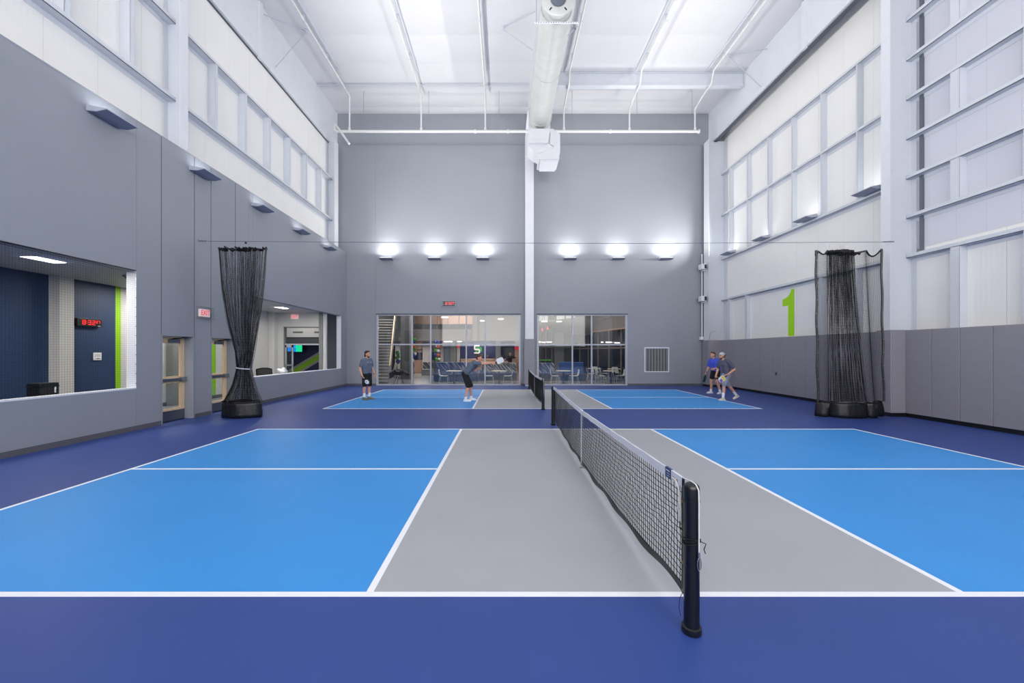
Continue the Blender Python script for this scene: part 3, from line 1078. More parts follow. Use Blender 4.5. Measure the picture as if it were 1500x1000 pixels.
# ---- small boxes on the right corner column
for z, lab in ((6.02, 'upper small white box with a dark side on the back right corner column'), (4.42, 'lower small white box with a dark side on the back right corner column')):
    t = thing('wall_box', lab, 'box', (10.02, 20.05, z))
    B(-0.16, 0.11, -0.15, 0.15, -0.13, 0.13).build('housing', 'white2', t, bevel=0.01)
    B(0.0, 0.10, -0.156, -0.149, -0.10, 0.10).build('lens', 'black', t)
    B(0.109, 0.118, -0.12, 0.12, -0.10, 0.10).build('lens', 'black', t)
    B(0.02, 0.24, 0.05, 0.1, -0.19, -0.13).build('bracket', 'white', t)
t = thing('conduit', 'thin white conduit running down the back right corner column', 'conduit', (10.15, 20.42, 2.36))
MB().tube([(0, 0, 0.1), (0, 0, 4.4)], 0.03, 8).build('pipe', 'white2', t)
MB().tube([(0.09, -0.58, 0.02), (0.11, -0.58, 0.25), (0.20, -0.57, 0.39), (0.33, -0.56, 0.43), (0.45, -0.54, 0.37)], 0.008, 6).build('loose_wire', 'grey', t)
B(-0.12, 0.04, -0.08, 0.08, 0.0, 0.16).build('junction_box', 'jamb', t, bevel=0.008)
# outlet in the right wall pads
t = thing('outlet', 'small outlet let into the grey wall pads below the green 1', 'outlet', (XR - 0.0, 15.72, 0.80), R(-90))
B(-0.06, 0.06, -0.012, 0.0, 0, 0.16).build('cover_plate', 'grey', t)
B(-0.045, 0.02, -0.016, -0.011, 0.03, 0.13).build('socket', 'black', t)

# ---- round duct, its jet end and the boxed offset
DX, DZ, DR = 1.62, 12.39, 0.49
t = thing('round_duct', 'big round galvanised duct under the ceiling with an open jet end', 'duct', (DX, 12.0, DZ))
dd = MB().lathe([(DR, 0.35), (DR, 3.0), (DR + 0.012, 3.0), (DR + 0.012, 3.05), (DR, 3.05), (DR, 5.85), (DR + 0.03, 5.85), (DR + 0.03, 6.0)], (0, 0, 0), 40, axis='Y')
dd.build('duct_body', 'duct', t, smooth=True)
ring = MB().lathe([(0.22, 0.0), (DR - 0.04, 0.0), (DR, 0.02), (DR, 0.10), (DR - 0.05, 0.35), (DR - 0.30, 0.35)], (0, 0, 0), 40, axis='Y')
ring.f = ring.f[:-2]
ring.build('end_cap', 'duct', t, smooth=True)
nz = MB().lathe([(0.22, -0.002), (0.235, -0.03), (0.16, 0.06), (0.15, 0.10), (0.14, 0.02), (0.02, 0.02)], (0, 0, 0), 32, axis='Y')
nz.build('jet_nozzle', 'steel', t, smooth=True)
for a in (-38, 38, 142, 218):
    ca, sa = math.sin(R(a)), -math.cos(R(a))
    MB().box(-0.018, 0.018, -0.008, 0.002, -0.05, 0.05).build('slot', 'black', t)
    o = bpy.context.view_layer.objects.active or None
    o = t.children[-1]
    o.location = (ca * 0.37, 0, sa * 0.37)
    o.rotation_euler = (0, -R(a), 0)
strut = MB().box(-0.70, 0.68, 0.22, 0.26, -DR - 0.05, -DR - 0.008)
for i in range(18):
    x = -0.66 + i * 0.077
    strut.box(x, x + 0.03, 0.215, 0.221, -DR - 0.04, -DR - 0.02, 1)
strut.build('support_strut', ['white2', 'grey'], t)
for sx in (-0.64, 0.62):
    MB().tube([(sx, 0.24, -DR - 0.05), (sx, 0.24, ZC - DZ)], 0.008, 5).build('hanger_rod', 'zinc', t)

t = thing('duct_offset', 'white boxed duct offset below the far end of the round duct', 'duct', (1.6, 18.2, 10.45))
PY = 17.85


def pp(px, py, Y=PY):
    q = at(px, py, Y)
    return (q[0] - 1.6, q[2] - 10.45)


out = [pp(*q) for q in ((773.5, 189.5), (812, 189.5), (820.5, 196), (820.5, 222), (818.5, 233), (789.5, 233), (789.5, 225), (782, 221), (773.5, 214.5))]
MB().prism(out, PY - 18.2, 0.65, 'XZ').build('elbow', 'ductw', t, bevel=0.015)
b1 = [pp(*q) for q in ((774.5, 190.5), (806, 190.5), (803, 208), (775, 208))]
MB().prism(b1, PY - 18.32, PY - 18.2, 'XZ').build('access_panel', 'ductw', t)
b2 = [pp(*q) for q in ((773.5, 207.5), (802.5, 207.5), (802.5, 211.5), (773.5, 211.5))]
MB().prism(b2, PY - 18.35, PY - 18.2, 'XZ').build('flange', 'ductw', t)
b3 = [pp(*q) for q in ((789, 229.5), (819, 229.5), (819, 233.5), (789, 233.5))]
MB().prism(b3, PY - 18.26, 0.68, 'XZ').build('flange', 'ductw', t)
b4 = [pp(*q) for q in ((792, 233), (817, 233), (816.5, 237), (792.5, 237))]
MB().prism(b4, PY - 18.17, 0.6, 'XZ').build('outlet_collar', 'ductw', t)
b5 = [pp(*q) for q in ((782, 221), (804, 213), (810.5, 216.5), (789.5, 225))]
MB().prism(b5, PY - 18.25, PY - 18.2, 'XZ').build('mitre_band', 'ductw', t)
b6 = [pp(*q) for q in ((805.5, 190), (811, 190), (811, 215), (805.5, 212))]
MB().prism(b6, PY - 18.27, PY - 18.2, 'XZ').build('corner_band', 'ductw', t)
MB().lathe([(DR - 0.02, -0.36), (DR - 0.02, -0.05)], (0.02, 0.12, DZ - 10.45), 32, axis='Y').build('duct_sleeve', 'duct', t, smooth=True)
MB().box(-0.47, 0.5, 0.05, 0.45, 1.3, 2.45).build('plenum_box', 'ductw', t)

# ---- centre girder above the duct, cross beam on the right, braces
o = struct('trim_3')
B(1.38, 1.40, YF, YB, 13.06, ZC).build('web_plate', 'plate', o)
B(1.08, 1.72, YF, YB, 13.04, 13.06).build('bottom_flange', 'plate', o)
o = struct('trim_4')
B(2.3, 10.56, 17.58, 17.60, 13.50, ZC).build('web_plate', 'white', o)
B(2.3, 10.56, 17.48, 17.72, 13.46, 13.50).build('bottom_flange', 'white', o)
B(2.3, 10.56, 17.48, 17.72, ZC - 0.05, ZC - 0.03).build('top_flange', 'white', o)
o = struct('trim_5')
B(-8.65, 1.08, 18.36, 18.42, ZC - 0.05, ZC).build('ceiling_joint', 'white', o)
braces = (((-7.6, 15.25, 14.05), ((-8.6, 14.9, 12.4), (-8.6, 14.2, 13.8)), 'thin V-shaped roof brace at the left eave plate'),
          ((-0.1, 15.1, 14.05), ((1.1, 15.0, 13.1), (1.1, 14.2, 13.9)), 'thin V-shaped roof brace just left of the round duct'),
          ((2.72, 15.1, 14.05), ((1.7, 15.0, 13.1), (1.7, 14.2, 13.9)), 'thin V-shaped roof brace just right of the round duct'),
          ((9.3, 16.5, 14.05), ((10.54, 16.3, 12.6), (10.54, 15.95, 13.9)), 'thin V-shaped roof brace at the right eave plate'))
for apex, ends, lab in braces:
    t = thing('roof_brace', lab, 'brace', apex)
    for e in ends:
        MB().tube([(0, 0, -0.02), tuple(e[i] - apex[i] for i in range(3))], 0.016, 6).build('angle_bar', 'fixture', t)
    B(-0.06, 0.06, -0.05, 0.05, -0.05, 0.02).build('gusset', 'white', t)

# ---- sprinkler pipework
PZ, PYY = 12.17, 18.8
t = thing('sprinkler_pipe', 'white sprinkler pipework: header across the back and branch lines under the ceiling', 'pipe', (1.0, PYY, PZ))


def T(x, y, z):
    return (x - 1.0, y - PYY, z - PZ)


xs_d = [at(px, 192, PYY)[0] for px in (512, 617, 711, 826, 922, 1018)]
xl, xr = at(491, 192, PYY)[0], at(1024, 192, PYY)[0]
MB().tube([T(xl, PYY, 12.5), T(xl, PYY, PZ + 0.06), T(xl + 0.08, PYY, PZ), T(xr, PYY, PZ)], 0.062, 10).build('header_pipe', 'pipe', t, smooth=True)
MB().tube([T(xl + 0.02, PYY, 12.5), T(at(511.5, 210.5, 18.3)[0], 18.3, at(511.5, 210.5, 18.3)[2])], 0.052, 8).build('drain_leg', 'pipe', t, smooth=True)
MB().lathe([(0.09, 0), (0.09, 0.06)], T(xr - 0.04, PYY, PZ), 12, axis='X').build('end_cap', 'pipe', t)
for px in (695, 743, 893):
    MB().lathe([(0.085, 0), (0.085, 0.07)], T(at(px, 192, PYY)[0], PYY, PZ), 12, axis='X').build('coupling', 'pipe', t)
for x in (xs_d):
    right = x > 1.5
    zb = 13.86
    if right:
        pts = [T(x, PYY, PZ), T(x, PYY, 13.2), T(x, 18.15, 13.36), T(x, 17.85, 13.40), T(x, 17.3, 13.42), T(x, 17.1, zb), T(x, YF, zb)]
    else:
        pts = [T(x, PYY, PZ), T(x, PYY, zb - 0.05), T(x, PYY - 0.1, zb), T(x, YF, zb)]
    MB().tube(pts, 0.038, 8).build('branch_pipe', 'pipe', t, smooth=True)
    MB().lathe([(0.06, 0), (0.06, 0.12)], T(x, PYY, PZ + 0.05), 10).build('tee_fitting', 'pipe', t)
    rail = MB().box(x - 1.0 + (0.10 if x < 1.5 else -0.16), x - 1.0 + (0.16 if x < 1.5 else -0.10), YF - PYY, 17.4 - PYY, ZC - 0.09 - PZ, ZC - 0.02 - PZ)
    rail.build('support_rail', 'white', t)
    y = 5.0
    while y < 17.0:
        if y > 6.5:
            B(x - 1.0 - 0.045, x - 1.0 + 0.045, y - PYY, y + 0.012 - PYY, zb - 0.045 - PZ, ZC - 0.02 - PZ).build('pipe_clip', 'white', t)
        y += 1.9
for px in (532.5, 628, 731, 838, 933, 1014):
    x = at(px, 192, PYY)[0]
    MB().tube([T(x, PYY + 0.0, PZ + 0.06), T(x, PYY, ZC)], 0.009, 5).build('hanger_rod', 'zinc', t)

# ---- corridor lights and small ceiling fittings
TRM = (B(-0.3, 0.3, -0.3, 0.3, -0.02, 0.0).mesh('frame', 'jamb'), MB().prism([(-0.26, -0.006), (-0.1, -0.03), (0.1, -0.03), (0.26, -0.006)], -0.26, 0.26, 'XZ').mesh('lens', 'troffer'))


def troffer(x, y, lab):
    t = thing('ceiling_light', lab, 'light', (x, y, ZK), 0, 'corridor ceiling lights')
    link('frame', TRM[0], t)
    link('lens', TRM[1], t)
    area_light('troffer_lamp', (0, 0, -0.045), 0.5, 0.5, CORR_POWER, (1, 0.95, 0.87), parent=t)


troffer(-9.1, 7.85, 'square ceiling light in the corridor seen through the netted opening')
troffer(-9.2, 16.4, 'square ceiling light in the corridor seen beyond the tied net curtain')
for y in (4.4, 11.4, 13.2):
    troffer(-9.75, y, 'square corridor ceiling light hidden from the camera behind the grey wall')
t = thing('downlight', 'small round ceiling fitting near the right end of the netted opening', 'light', (-9.1, 9.56, ZK))
MB().lathe([(0.075, 0), (0.07, -0.03), (0.03, -0.05)], (0, 0, 0), 14).build('trim_ring', 'grey', t)
MB().lathe([(0.028, -0.05), (0.022, -0.075)], (0, 0, 0), 10).build('nozzle', 'black', t)
area_light('annex_lamp', (-11.2, 21.0, 4.1), 1.2, 1.2, 40, (1, 0.95, 0.88))

# ---- loose things in the corridor
t = thing('equipment_case', 'black box with a white mark standing behind the netted sill', 'case', (-8.63, 7.43, 0))
B(-0.13, 0.13, -0.155, 0.155, 0.02, 1.16).build('case_body', 'black', t, bevel=0.012)
B(-0.136, 0.136, -0.161, 0.161, 1.085, 1.10).build('lid_seam', 'black_gloss', t)
mk = MB().sphere((0.132, 0.09, 1.06), (0.008, 0.018, 0.022)).box(0.126, 0.135, 0.075, 0.10, 0.97, 1.045)
mk.build('white_mark', 'tape', t)
# office chair
t = thing('office_chair', 'black mesh-backed office chair whose back shows over the corridor sill', 'chair', (-9.65, 16.0, 0), R(20))
G = []
for i in range(6):
    z = 0.62 + 0.47 * i / 5
    G.append([(-0.27 + 0.54 * k / 8, 0.10 * (abs(k - 4) / 4) ** 2 * -1 + 0.04 * math.sin(i), z - 0.05 * (abs(k - 4) / 4) ** 2 * (i / 5)) for k in range(9)])
MB().grid(G).build('backrest_mesh', 'darkgrey', t, smooth=True)
o = MB().tube([G[5][k] for k in range(9)], 0.028, 8).build('top_rail', 'black', t, smooth=True)
for k in (0, 8):
    MB().tube([G[i][k] for i in range(6)], 0.02, 6).build('side_rail', 'black', t)
MB().lathe([(0.24, 0.43), (0.27, 0.46), (0.27, 0.50), (0.22, 0.53)], (0, -0.22, 0), 20).build('seat', 'black', t, smooth=True)
MB().tube([(0, -0.02, 0.45), (0, 0.09, 0.5), (0, 0.05, 0.7)], 0.03, 6).build('back_post', 'black', t)
MB().tube([(0, -0.22, 0.08), (0, -0.22, 0.44)], 0.03, 8).build('gas_column', 'black', t)
for k in range(5):
    a = 2 * math.pi * k / 5
    lg = MB().tube([(0, -0.22, 0.1), (0.3 * math.cos(a), -0.22 + 0.3 * math.sin(a), 0.07)], [0.025, 0.016], 6).build('base_arm', 'black', t)
    MB().sphere((0.3 * math.cos(a), -0.22 + 0.3 * math.sin(a), 0.03), 0.03, 8, 6).build('caster', 'black', lg)
# crumpled white bag on a small stand
t = thing('bag_stand', 'dark small stand behind the corridor sill carrying the white bag', 'stand', (-9.5, 17.0, 0))
B(-0.2, 0.2, -0.2, 0.2, 0.72, 0.76).build('top', 'grey', t)
for sx in (-0.17, 0.17):
    for sy in (-0.17, 0.17):
        MB().tube([(sx, sy, 0), (sx, sy, 0.72)], 0.015, 6).build('leg', 'grey', t)
bag = MB().sphere((0, 0, 0.15), (0.2, 0.18, 0.15), 18, 12)
bag.v = [(x * (1 + 0.18 * math.sin(9 * x + 13 * z)) + 0.03 * math.sin(31 * z + 17 * y), y * (1 + 0.2 * math.sin(11 * z + 5 * x)), max(0, z + 0.03 * math.sin(25 * x + 19 * y))) for (x, y, z) in bag.v]
bag = bag.build('plastic_bag', 'jamb', None, smooth=True)
bag.location = (-9.5, 17.0, 0.76)
tag(bag, 'crumpled white plastic bag showing above the corridor sill', 'bag')
# screens in the annex
for (px0, px1, py0, py1, m, lab) in ((428, 442, 504, 515, 'screen_g', 'wall screen glowing green and turquoise beyond the corridor doorway'), (420.5, 426, 508, 514.5, 'screen_b', 'small blue glowing screen seen through the glass door leaf')):
    a, b = at(px0, py1, 23.6), at(px1, py0, 23.6)
    t = thing('wall_screen', lab, 'screen', ((a[0] + b[0]) / 2, 23.7, a[2]))
    wd, ht = (b[0] - a[0]) / 2, b[2] - a[2]
    B(-wd - 0.02, wd + 0.02, -0.06, 0, -0.02, ht + 0.02).build('bezel', 'black', t)
    B(-wd, wd, -0.064, -0.058, 0, ht).build('display', m, t)
    if m == 'screen_g':
        B(-wd, -wd * 0.3, -0.067, -0.063, 0, ht).build('display', 'screen_b', t)
        B(-wd * 0.6, wd * 0.5, -0.069, -0.066, ht * 0.55, ht * 0.68).build('display', 'screen_g', t)
    B(-0.05, 0.05, 0, 0.29, ht * 0.3, ht * 0.7).build('bracket', 'black', t)
# ================================================================== COURT NETS
def court_net(yn, yf, label, detail=True):
    """posts, cord net, tape, straps; along +Y from the near post"""
    t = thing('pickleball_net', label, 'net', (CX, yn, 0))
    L = yf - yn
    pr = 0.046
    for k, y in enumerate((0.0, L)):
        zt = 0.925
        p = MB().lathe([(pr, 0.04), (pr, zt - 0.10), (pr + 0.001, zt - 0.10), (pr + 0.001, zt - 0.03), (pr * 0.9, zt - 0.012), (pr * 0.6, zt)], (0, y, 0), 28)
        p = p.build('post', 'black_gloss', t, smooth=True)
        MB().lathe([(pr + 0.008, 0.0), (pr + 0.012, 0.006), (pr + 0.012, 0.04), (pr + 0.003, 0.046)], (0, y, 0), 28).build('base_collar', 'black', p, smooth=True)
        MB().lathe([(pr + 0.0022, zt - 0.112), (pr + 0.0022, zt - 0.104)], (0, y, 0), 28).build('cap_ring', 'black', p)
    a, b = 0.118, L - 0.075
    top = lambda y: 0.915 - 0.055 * (1 - abs(2 * (y - a) / (b - a) - 1) ** 1.2)

    def bot(y):
        s = (y - a) / (b - a)
        base = 0.055 + 0.115 * (abs(2 * s - 1) ** 2.2)
        return base + 0.016 * math.sin(s * 37) * math.sin(s * 11 + 1)

    def px(y, z):
        s = (y - a) / (b - a)
        f = math.sin(math.pi * min(1, max(0, (z - bot(y)) / (top(y) - bot(y)))))
        return (0.004 * math.sin(s * 17 + 2 * z) + 0.0012 * math.sin(s * 61 + 9 * z)) * f
    cell = 0.046
    ny = int((b - a) / cell)
    nz = 16
    polys = []
    n_seg = 150
    for j in range(nz):
        u = j / (nz - 1)
        P = []
        for i in range(n_seg + 1):
            y = a + (b - a) * i / n_seg
            z0, z1 = bot(y) + 0.055, top(y) - 0.055
            z = z0 + (z1 - z0) * u
            z += 0.006 * math.sin(i * 0.9 + j * 1.7) * math.sin(math.pi * u)
            P.append((px(y, z), y, z))
        polys.append(P)
    for i in range(ny + 1):
        y = a + (b - a) * i / ny
        z0, z1 = bot(y) + 0.055, top(y) - 0.055
        P = []
        for j in range(nz):
            z = z0 + (z1 - z0) * j / (nz - 1)
            yy = y + 0.007 * math.sin(i * 2.3 + j * 1.3) * math.sin(math.pi * j / (nz - 1))
            P.append((px(yy, z), yy, z))
        polys.append(P)
    tag(MB().strands(polys, 0.0029).build('mesh_netting', 'net', t), kind='stuff')
    # top tape (folded over the cable), bottom band, side bands
    for side in (-1, 1):
        G = []
        for j in range(4):
            row = []
            for i in range(n_seg + 1):
                y = a + (b - a) * i / n_seg
                row.append((side * (0.006 + 0.0015 * math.sin(i * .7 + j)), y, top(y) + 0.006 - 0.064 * j / 3 + 0.0015 * math.sin(i * 0.5)))
            G.append(row)
        if side == -1:
            Gl = G
        else:
            Gr = G
    tp = MB().grid([list(r) for r in reversed(Gl)] + [list(r) for r in Gr])
    tp.build('top_tape', 'tape', t, smooth=True)
    G = []
    for j in range(4):
        G.append([(px(a + (b - a) * i / n_seg, bot(a + (b - a) * i / n_seg)) + 0.006 * math.sin(i * .31 + j * .8), a + (b - a) * i / n_seg, bot(a + (b - a) * i / n_seg) + 0.06 * j / 3) for i in range(n_seg + 1)])
    MB().grid(G).build('bottom_band', 'vinyl', t, smooth=True)
    for y in (a, b):
        B(-0.004, 0.004, y - 0.016, y + 0.016, bot(y), top(y) + 0.003).build('side_band', 'vinyl', t)
        s = 1 if y == a else -1
        for zf in (0.03, 0.27, 0.55, 0.80):
            g_ = MB().lathe([(0.004, -0.007), (0.009, -0.006), (0.009, 0.006), (0.004, 0.007)], (0, y - s * 0.004, bot(y) + zf * (top(y) - bot(y))), 10, axis='X')
            g_.build('grommet', 'brass', t)
            zz_ = bot(y) + zf * (top(y) - bot(y))
            MB().tube([(0, y - s * 0.004, zz_), (0.015, y - s * 0.04, zz_ + 0.004), (0.03, y - s * 0.055, zz_ + 0.002)], 0.003, 5).build('lacing', 'net', t)
    # centre strap and floor anchor
    ym = L / 2
    sp = B(-0.012, -0.009, ym - 0.022, ym + 0.022, 0.035, top(ym) + 0.008).box(0.009, 0.012, ym - 0.022, ym + 0.022, 0.035, top(ym) + 0.008).box(-0.012, 0.012, ym - 0.022, ym + 0.022, top(ym) + 0.006, top(ym) + 0.010)
    sp.build('centre_strap', 'tape', t)
    an = MB().lathe([(0.035, 0.004), (0.035, 0.012), (0.008, 0.016), (0.008, 0.05)], (0, ym, 0), 12)
    an.box(-0.016, 0.016, ym - 0.026, ym + 0.026, 0.045, 0.075)
    an.build('floor_anchor', 'zinc', t)
    # headline cable over the near post, hanging with a hook
    cab = [(0, a, top(a) + 0.004), (0.0, 0.045, 0.928), (0.004, 0.0, 0.932), (0.012, -0.032, 0.925), (0.02, -0.049, 0.895), (0.021, -0.0515, 0.82), (0.021, -0.0515, 0.52)]
    MB().tube(cab, 0.0042, 8).build('headline_cable', 'cord', t, smooth=True)
    hk = MB().tube([(0.021, -0.052, 0.52), (0.021, -0.053, 0.485)], 0.007, 8)
    lp = []
    for k in range(13):
        aa = math.pi / 2 + 2 * math.pi * k / 12
        lp.append((0.021 + 0.011 * math.cos(aa), -0.056, 0.448 + 0.04 * math.sin(aa)))
    hk.tube(lp, 0.003, 6)
    hk.build('snap_hook', 'zinc', t, smooth=True)
    if detail:
        MB().tube([(0.021, -0.052, 0.0), (0.021, -0.052, 0.001)], 0.001, 4)
        # black tie wrapped round the post
        for q in range(3):
            pts = []
            for k in range(25):
                aa = 2 * math.pi * k / 24
                pts.append(((pr + 0.004) * math.cos(aa), (pr + 0.004) * math.sin(aa) + 0.0, 0.565 + 0.008 * q + 0.012 * math.cos(aa + q)))
            MB().tube(pts, 0.0035, 5, caps=False).build('post_tie', 'net', t)
        MB().tube([(0.046, -0.02, 0.57), (0.075, -0.03, 0.56), (0.06, -0.035, 0.53), (0.072, -0.03, 0.50)], 0.003, 5).build('post_tie', 'net', t)
        MB().tube([(0, 0.05, 0.57), (-0.02, a, 0.60), (-0.01, a + 0.02, 0.63)], 0.004, 5).build('post_tie', 'net', t)
        # blue label, tape grommets, lacing loops, loose tail
        ly = 0.335
        lb = B(-0.0095, -0.0075, ly - 0.045, ly + 0.045, top(ly) - 0.06, top(ly) + 0.008)
        lb.box(-0.0095, 0.0095, ly - 0.045, ly + 0.045, top(ly) + 0.0075, top(ly) + 0.0095)
        lb = lb.build('tape_label', 'label', t)
        lb['label'] = 'blue label with pale print'
        pr_ = MB()
        for k in range(3):
            z = top(ly) - 0.012 - 0.017 * k
            pr_.box(-0.0102, -0.0094, ly - 0.03, ly + (0.03 if k == 0 else 0.02), z, z + (0.008 if k == 0 else 0.003))
        pr_.build('print_lines', 'tape', lb)
        for y in (0.25, 0.19):
            MB().lathe([(0.003, -0.012), (0.009, -0.011), (0.009, 0.011), (0.003, 0.012)], (0, y, top(y) - 0.035), 10, axis='X').build('grommet', 'brass', t)
        cordp = [(-0.013, 0.25, top(.2) - 0.035), (-0.016, 0.19, top(.15) - 0.035), (-0.016, 0.135, 0.82), (-0.02, 0.13, 0.77), (-0.024, 0.14, 0.72), (-0.02, 0.125, 0.67), (-0.018, 0.112, 0.67), (-0.016, 0.115, 0.72), (-0.014, 0.125, 0.79)]
        MB().tube(cordp, 0.005, 7).build('lacing_cord', 'cord', t, smooth=True)
        MB().tube([(-0.016, 0.125, 0.80), (-0.022, 0.11, 0.74), (-0.024, 0.10, 0.68), (-0.02, 0.112, 0.645), (-0.018, 0.14, 0.64), (-0.016, 0.145, 0.68)], 0.005, 7).build('lacing_cord', 'cord', t, smooth=True)
        MB().tube([(0, a, bot(a) + 0.01), (-0.02, a + 0.0, bot(a) - 0.03), (-0.028, a - 0.005, bot(a) - 0.09), (-0.02, a - 0.01, 0.03)], 0.002, 5).build('loose_tail', 'net', t)
    return t


court_net(2.466, 9.45, 'long black pickleball net with white tape on the near court')
court_net(11.95, 18.6, 'smaller-looking black pickleball net on the far court', False)


# ================================================================== HANGING NET CURTAINS
def net_curtain(t, fx, fy, ztop, zbot, nu, nv, r=0.0024):
    """fx(u,v), fy(u,v): u across, v from 0 at the floor edge to 1 at the top"""
    U = np.linspace(0, 1, nu)
    V = np.linspace(0, 1, nv)
    P = np.empty((nv, nu, 3))
    for j, v in enumerate(V):
        for i, u in enumerate(U):
            P[j, i] = (fx(u, v), fy(u, v), zbot + (ztop(u) - zbot) * v)
    polys = [P[:, i] for i in range(nu)] + [P[j] for j in range(nv)]
    tag(MB().strands(polys, r).build('netting', 'net', t), kind='stuff')
    return P


def lerp(a, b, t):
    return a + (b - a) * t


# --- left: bunched and tied at the waist
CY = 10.63
cx0 = -7.0
t = thing('net_curtain', 'black net divider curtain bunched and tied at the waist beside the doors', 'curtain', (cx0, CY, 0))
NU = 150
ph = np.cumsum(RNG.uniform(0.55, 1.35, NU))
amp = RNG.uniform(0.5, 1.2, NU)
xj = np.cumsum(RNG.gamma(0.55, 1.0, NU) + 0.12)
xj = (xj - xj[0]) / (xj[-1] - xj[0])


def prof(z):
    """left and right edges and fold depth at height z"""
    tab = [(0.40, -0.52, 0.50, 0.14), (0.80, -0.28, 0.33, 0.12), (1.30, -0.145, 0.20, 0.085), (1.75, -0.20, 0.30, 0.11), (2.5, -0.40, 0.42, 0.13), (3.4, -0.54, 0.54, 0.13), (4.5, -0.645, 0.645, 0.09)]
    for q in range(len(tab) - 1):
        if z <= tab[q + 1][0] or q == len(tab) - 2:
            s = min(1, max(0, (z - tab[q][0]) / (tab[q + 1][0] - tab[q][0])))
            return [lerp(tab[q][k], tab[q + 1][k], s) for k in (1, 2, 3)]


def fx(u, v):
    z = 0.40 + 4.1 * v
    a, b, d = prof(z)
    i = min(NU - 1, int(round(u * (NU - 1))))
    return lerp(a, b, xj[i]) + 0.012 * math.sin(ph[i] * 2.1 + z * 2.5)


def fy(u, v):
    z = 0.40 + 4.1 * v
    a, b, d = prof(z)
    i = min(NU - 1, int(round(u * (NU - 1))))
    e = math.sqrt(max(0.0, 1 - (2 * xj[i] - 1) ** 2))
    return d * (0.25 + e) * math.sin(ph[i]) * amp[i]


P = net_curtain(t, fx, fy, lambda u: 4.5 + 0.02 * math.sin(u * 40), 0.40, NU, 104)
hd = MB()
pts = [(P[-1, i, 0], P[-1, i, 1], P[-1, i, 2] - 0.02 + 0.03 * math.sin(i * 0.9)) for i in range(0, NU, 2)]
hd.tube(pts, 0.026, 5)
hd.build('heading_tape', 'vinyl', t)
for i in (0, NU - 1):
    MB().tube([tuple(P[j, i]) for j in range(0, 104, 4)] + [tuple(P[-1, i])], 0.020, 6).build('edge_rope', 'vinyl', t, smooth=True)
for j in range(10, 104, 12):
    MB().sphere((P[j, NU - 1, 0], P[j, NU - 1, 1] - 0.02, P[j, NU - 1, 2]), 0.010, 6, 5).build('edge_rivet', 'zinc', t)
# waist strap
wp_ = []
for k in range(25):
    a = 2 * math.pi * k / 24
    wp_.append((0.028 + 0.185 * math.cos(a), 0.135 * math.sin(a), 1.30 - 0.02 * math.cos(a)))
MB().tube(wp_, 0.013, 6, caps=False).build('waist_strap', 'tape', t)


def skirt(t, base, name='vinyl_skirt'):
    """weighted vinyl hem: list of (x,y) along the hem"""
    n = len(base)
    cx_ = sum(p[0] for p in base) / n
    rows = []
    for k, (z, s) in enumerate(((0.012, 1.03), (0.10, 1.03), (0.22, 1.015), (0.34, 1.0), (0.42, 0.985))):
        rows.append([(cx_ + (p[0] - cx_) * s + 0.008 * math.sin(i * 1.7 + k), p[1] * s + 0.012 * math.sin(i * 2.3 + k * 1.1), z + 0.01 * math.sin(i * 0.8) * (k > 3)) for i, p in enumerate(base)])
    o = MB().grid(rows).build(name, 'vinyl', t, smooth=True)
    m = o.modifiers.new('thick', 'SOLIDIFY')
    m.thickness = 0.006
    top = MB().tube([(p[0], p[1], p[2]) for p in rows[-1]], 0.014, 5).build('hem_seam', 'vinyl', t)
    return o


hem = []
for k in range(41):
    u = k / 40
    a = -0.15 + 2 * math.pi * u * 0.985
    rr = 1 + 0.05 * math.sin(5 * a)
    hem.append((0.0 - 0.50 * math.cos(a) * rr, -0.30 * math.sin(a) * rr))
skirt(t, hem)
MB().tube([(-0.70, -0.12, 0.006), (-0.45, -0.1, 0.006)], 0.006, 5).build('floor_tie', 'zinc', t)

# --- right: partly opened, bunched in the middle
cx1 = 9.22
t2 = thing('net_curtain', 'black net divider curtain hanging half open by the padded right wall', 'curtain', (cx1, CY, 0))
# u knots: position across at top and bottom with density
KU = [0.0, 0.05, 0.12, 0.20, 0.80, 0.86, 0.93, 1.0]
KT = [-0.885, -0.80, -0.60, -0.56, 0.06, 0.17, 0.45, 0.88]
KB = [-0.83, -0.70, -0.58, -0.52, 0.46, 0.52, 0.68, 0.95]
NU2 = 220
ph2 = np.cumsum(RNG.uniform(0.6, 1.3, NU2))
jit = RNG.normal(0, 0.03, NU2)


def knot(K, u):
    return float(np.interp(u, KU, K))


def fx2(u, v):
    x = lerp(knot(KB, u), knot(KT, u), v ** 0.8)
    i = min(NU2 - 1, int(round(u * (NU2 - 1))))
    if 0.18 < u < 0.82:
        x += jit[i] + 0.03 * math.sin(ph2[i] * 0.7 + 3 * v)
        # gathered tighter to the middle at mid height
        m = lerp(knot(KB, 0.5), knot(KT, 0.5), v)
        x = m + (x - m) * (0.93 + 0.1 * abs(v - 0.55))
    return x


def fy2(u, v):
    i = min(NU2 - 1, int(round(u * (NU2 - 1))))
    if 0.18 < u < 0.82:
        e = math.sin(math.pi * (u - 0.18) / 0.64)
        return (0.04 + 0.13 * e) * math.sin(ph2[i])
    return 0.05 * math.sin(u * 40) + 0.02 * math.sin(ph2[i] * 0.3)


def ztop2(u):
    if u < 0.05:
        return 4.46 - 0.12 * math.sin(math.pi * u / 0.05)
    if u < 0.12:
        return 4.46 - 0.10 * math.sin(math.pi * (u - 0.05) / 0.07)
    if u < 0.80:
        return 4.44
    if u < 0.93:
        return 4.46 - 0.05 * math.sin(math.pi * (u - 0.80) / 0.13)
    return lerp(4.46, 4.50, (u - 0.93) / 0.07) - 0.16 * math.sin(math.pi * (u - 0.93) / 0.07)


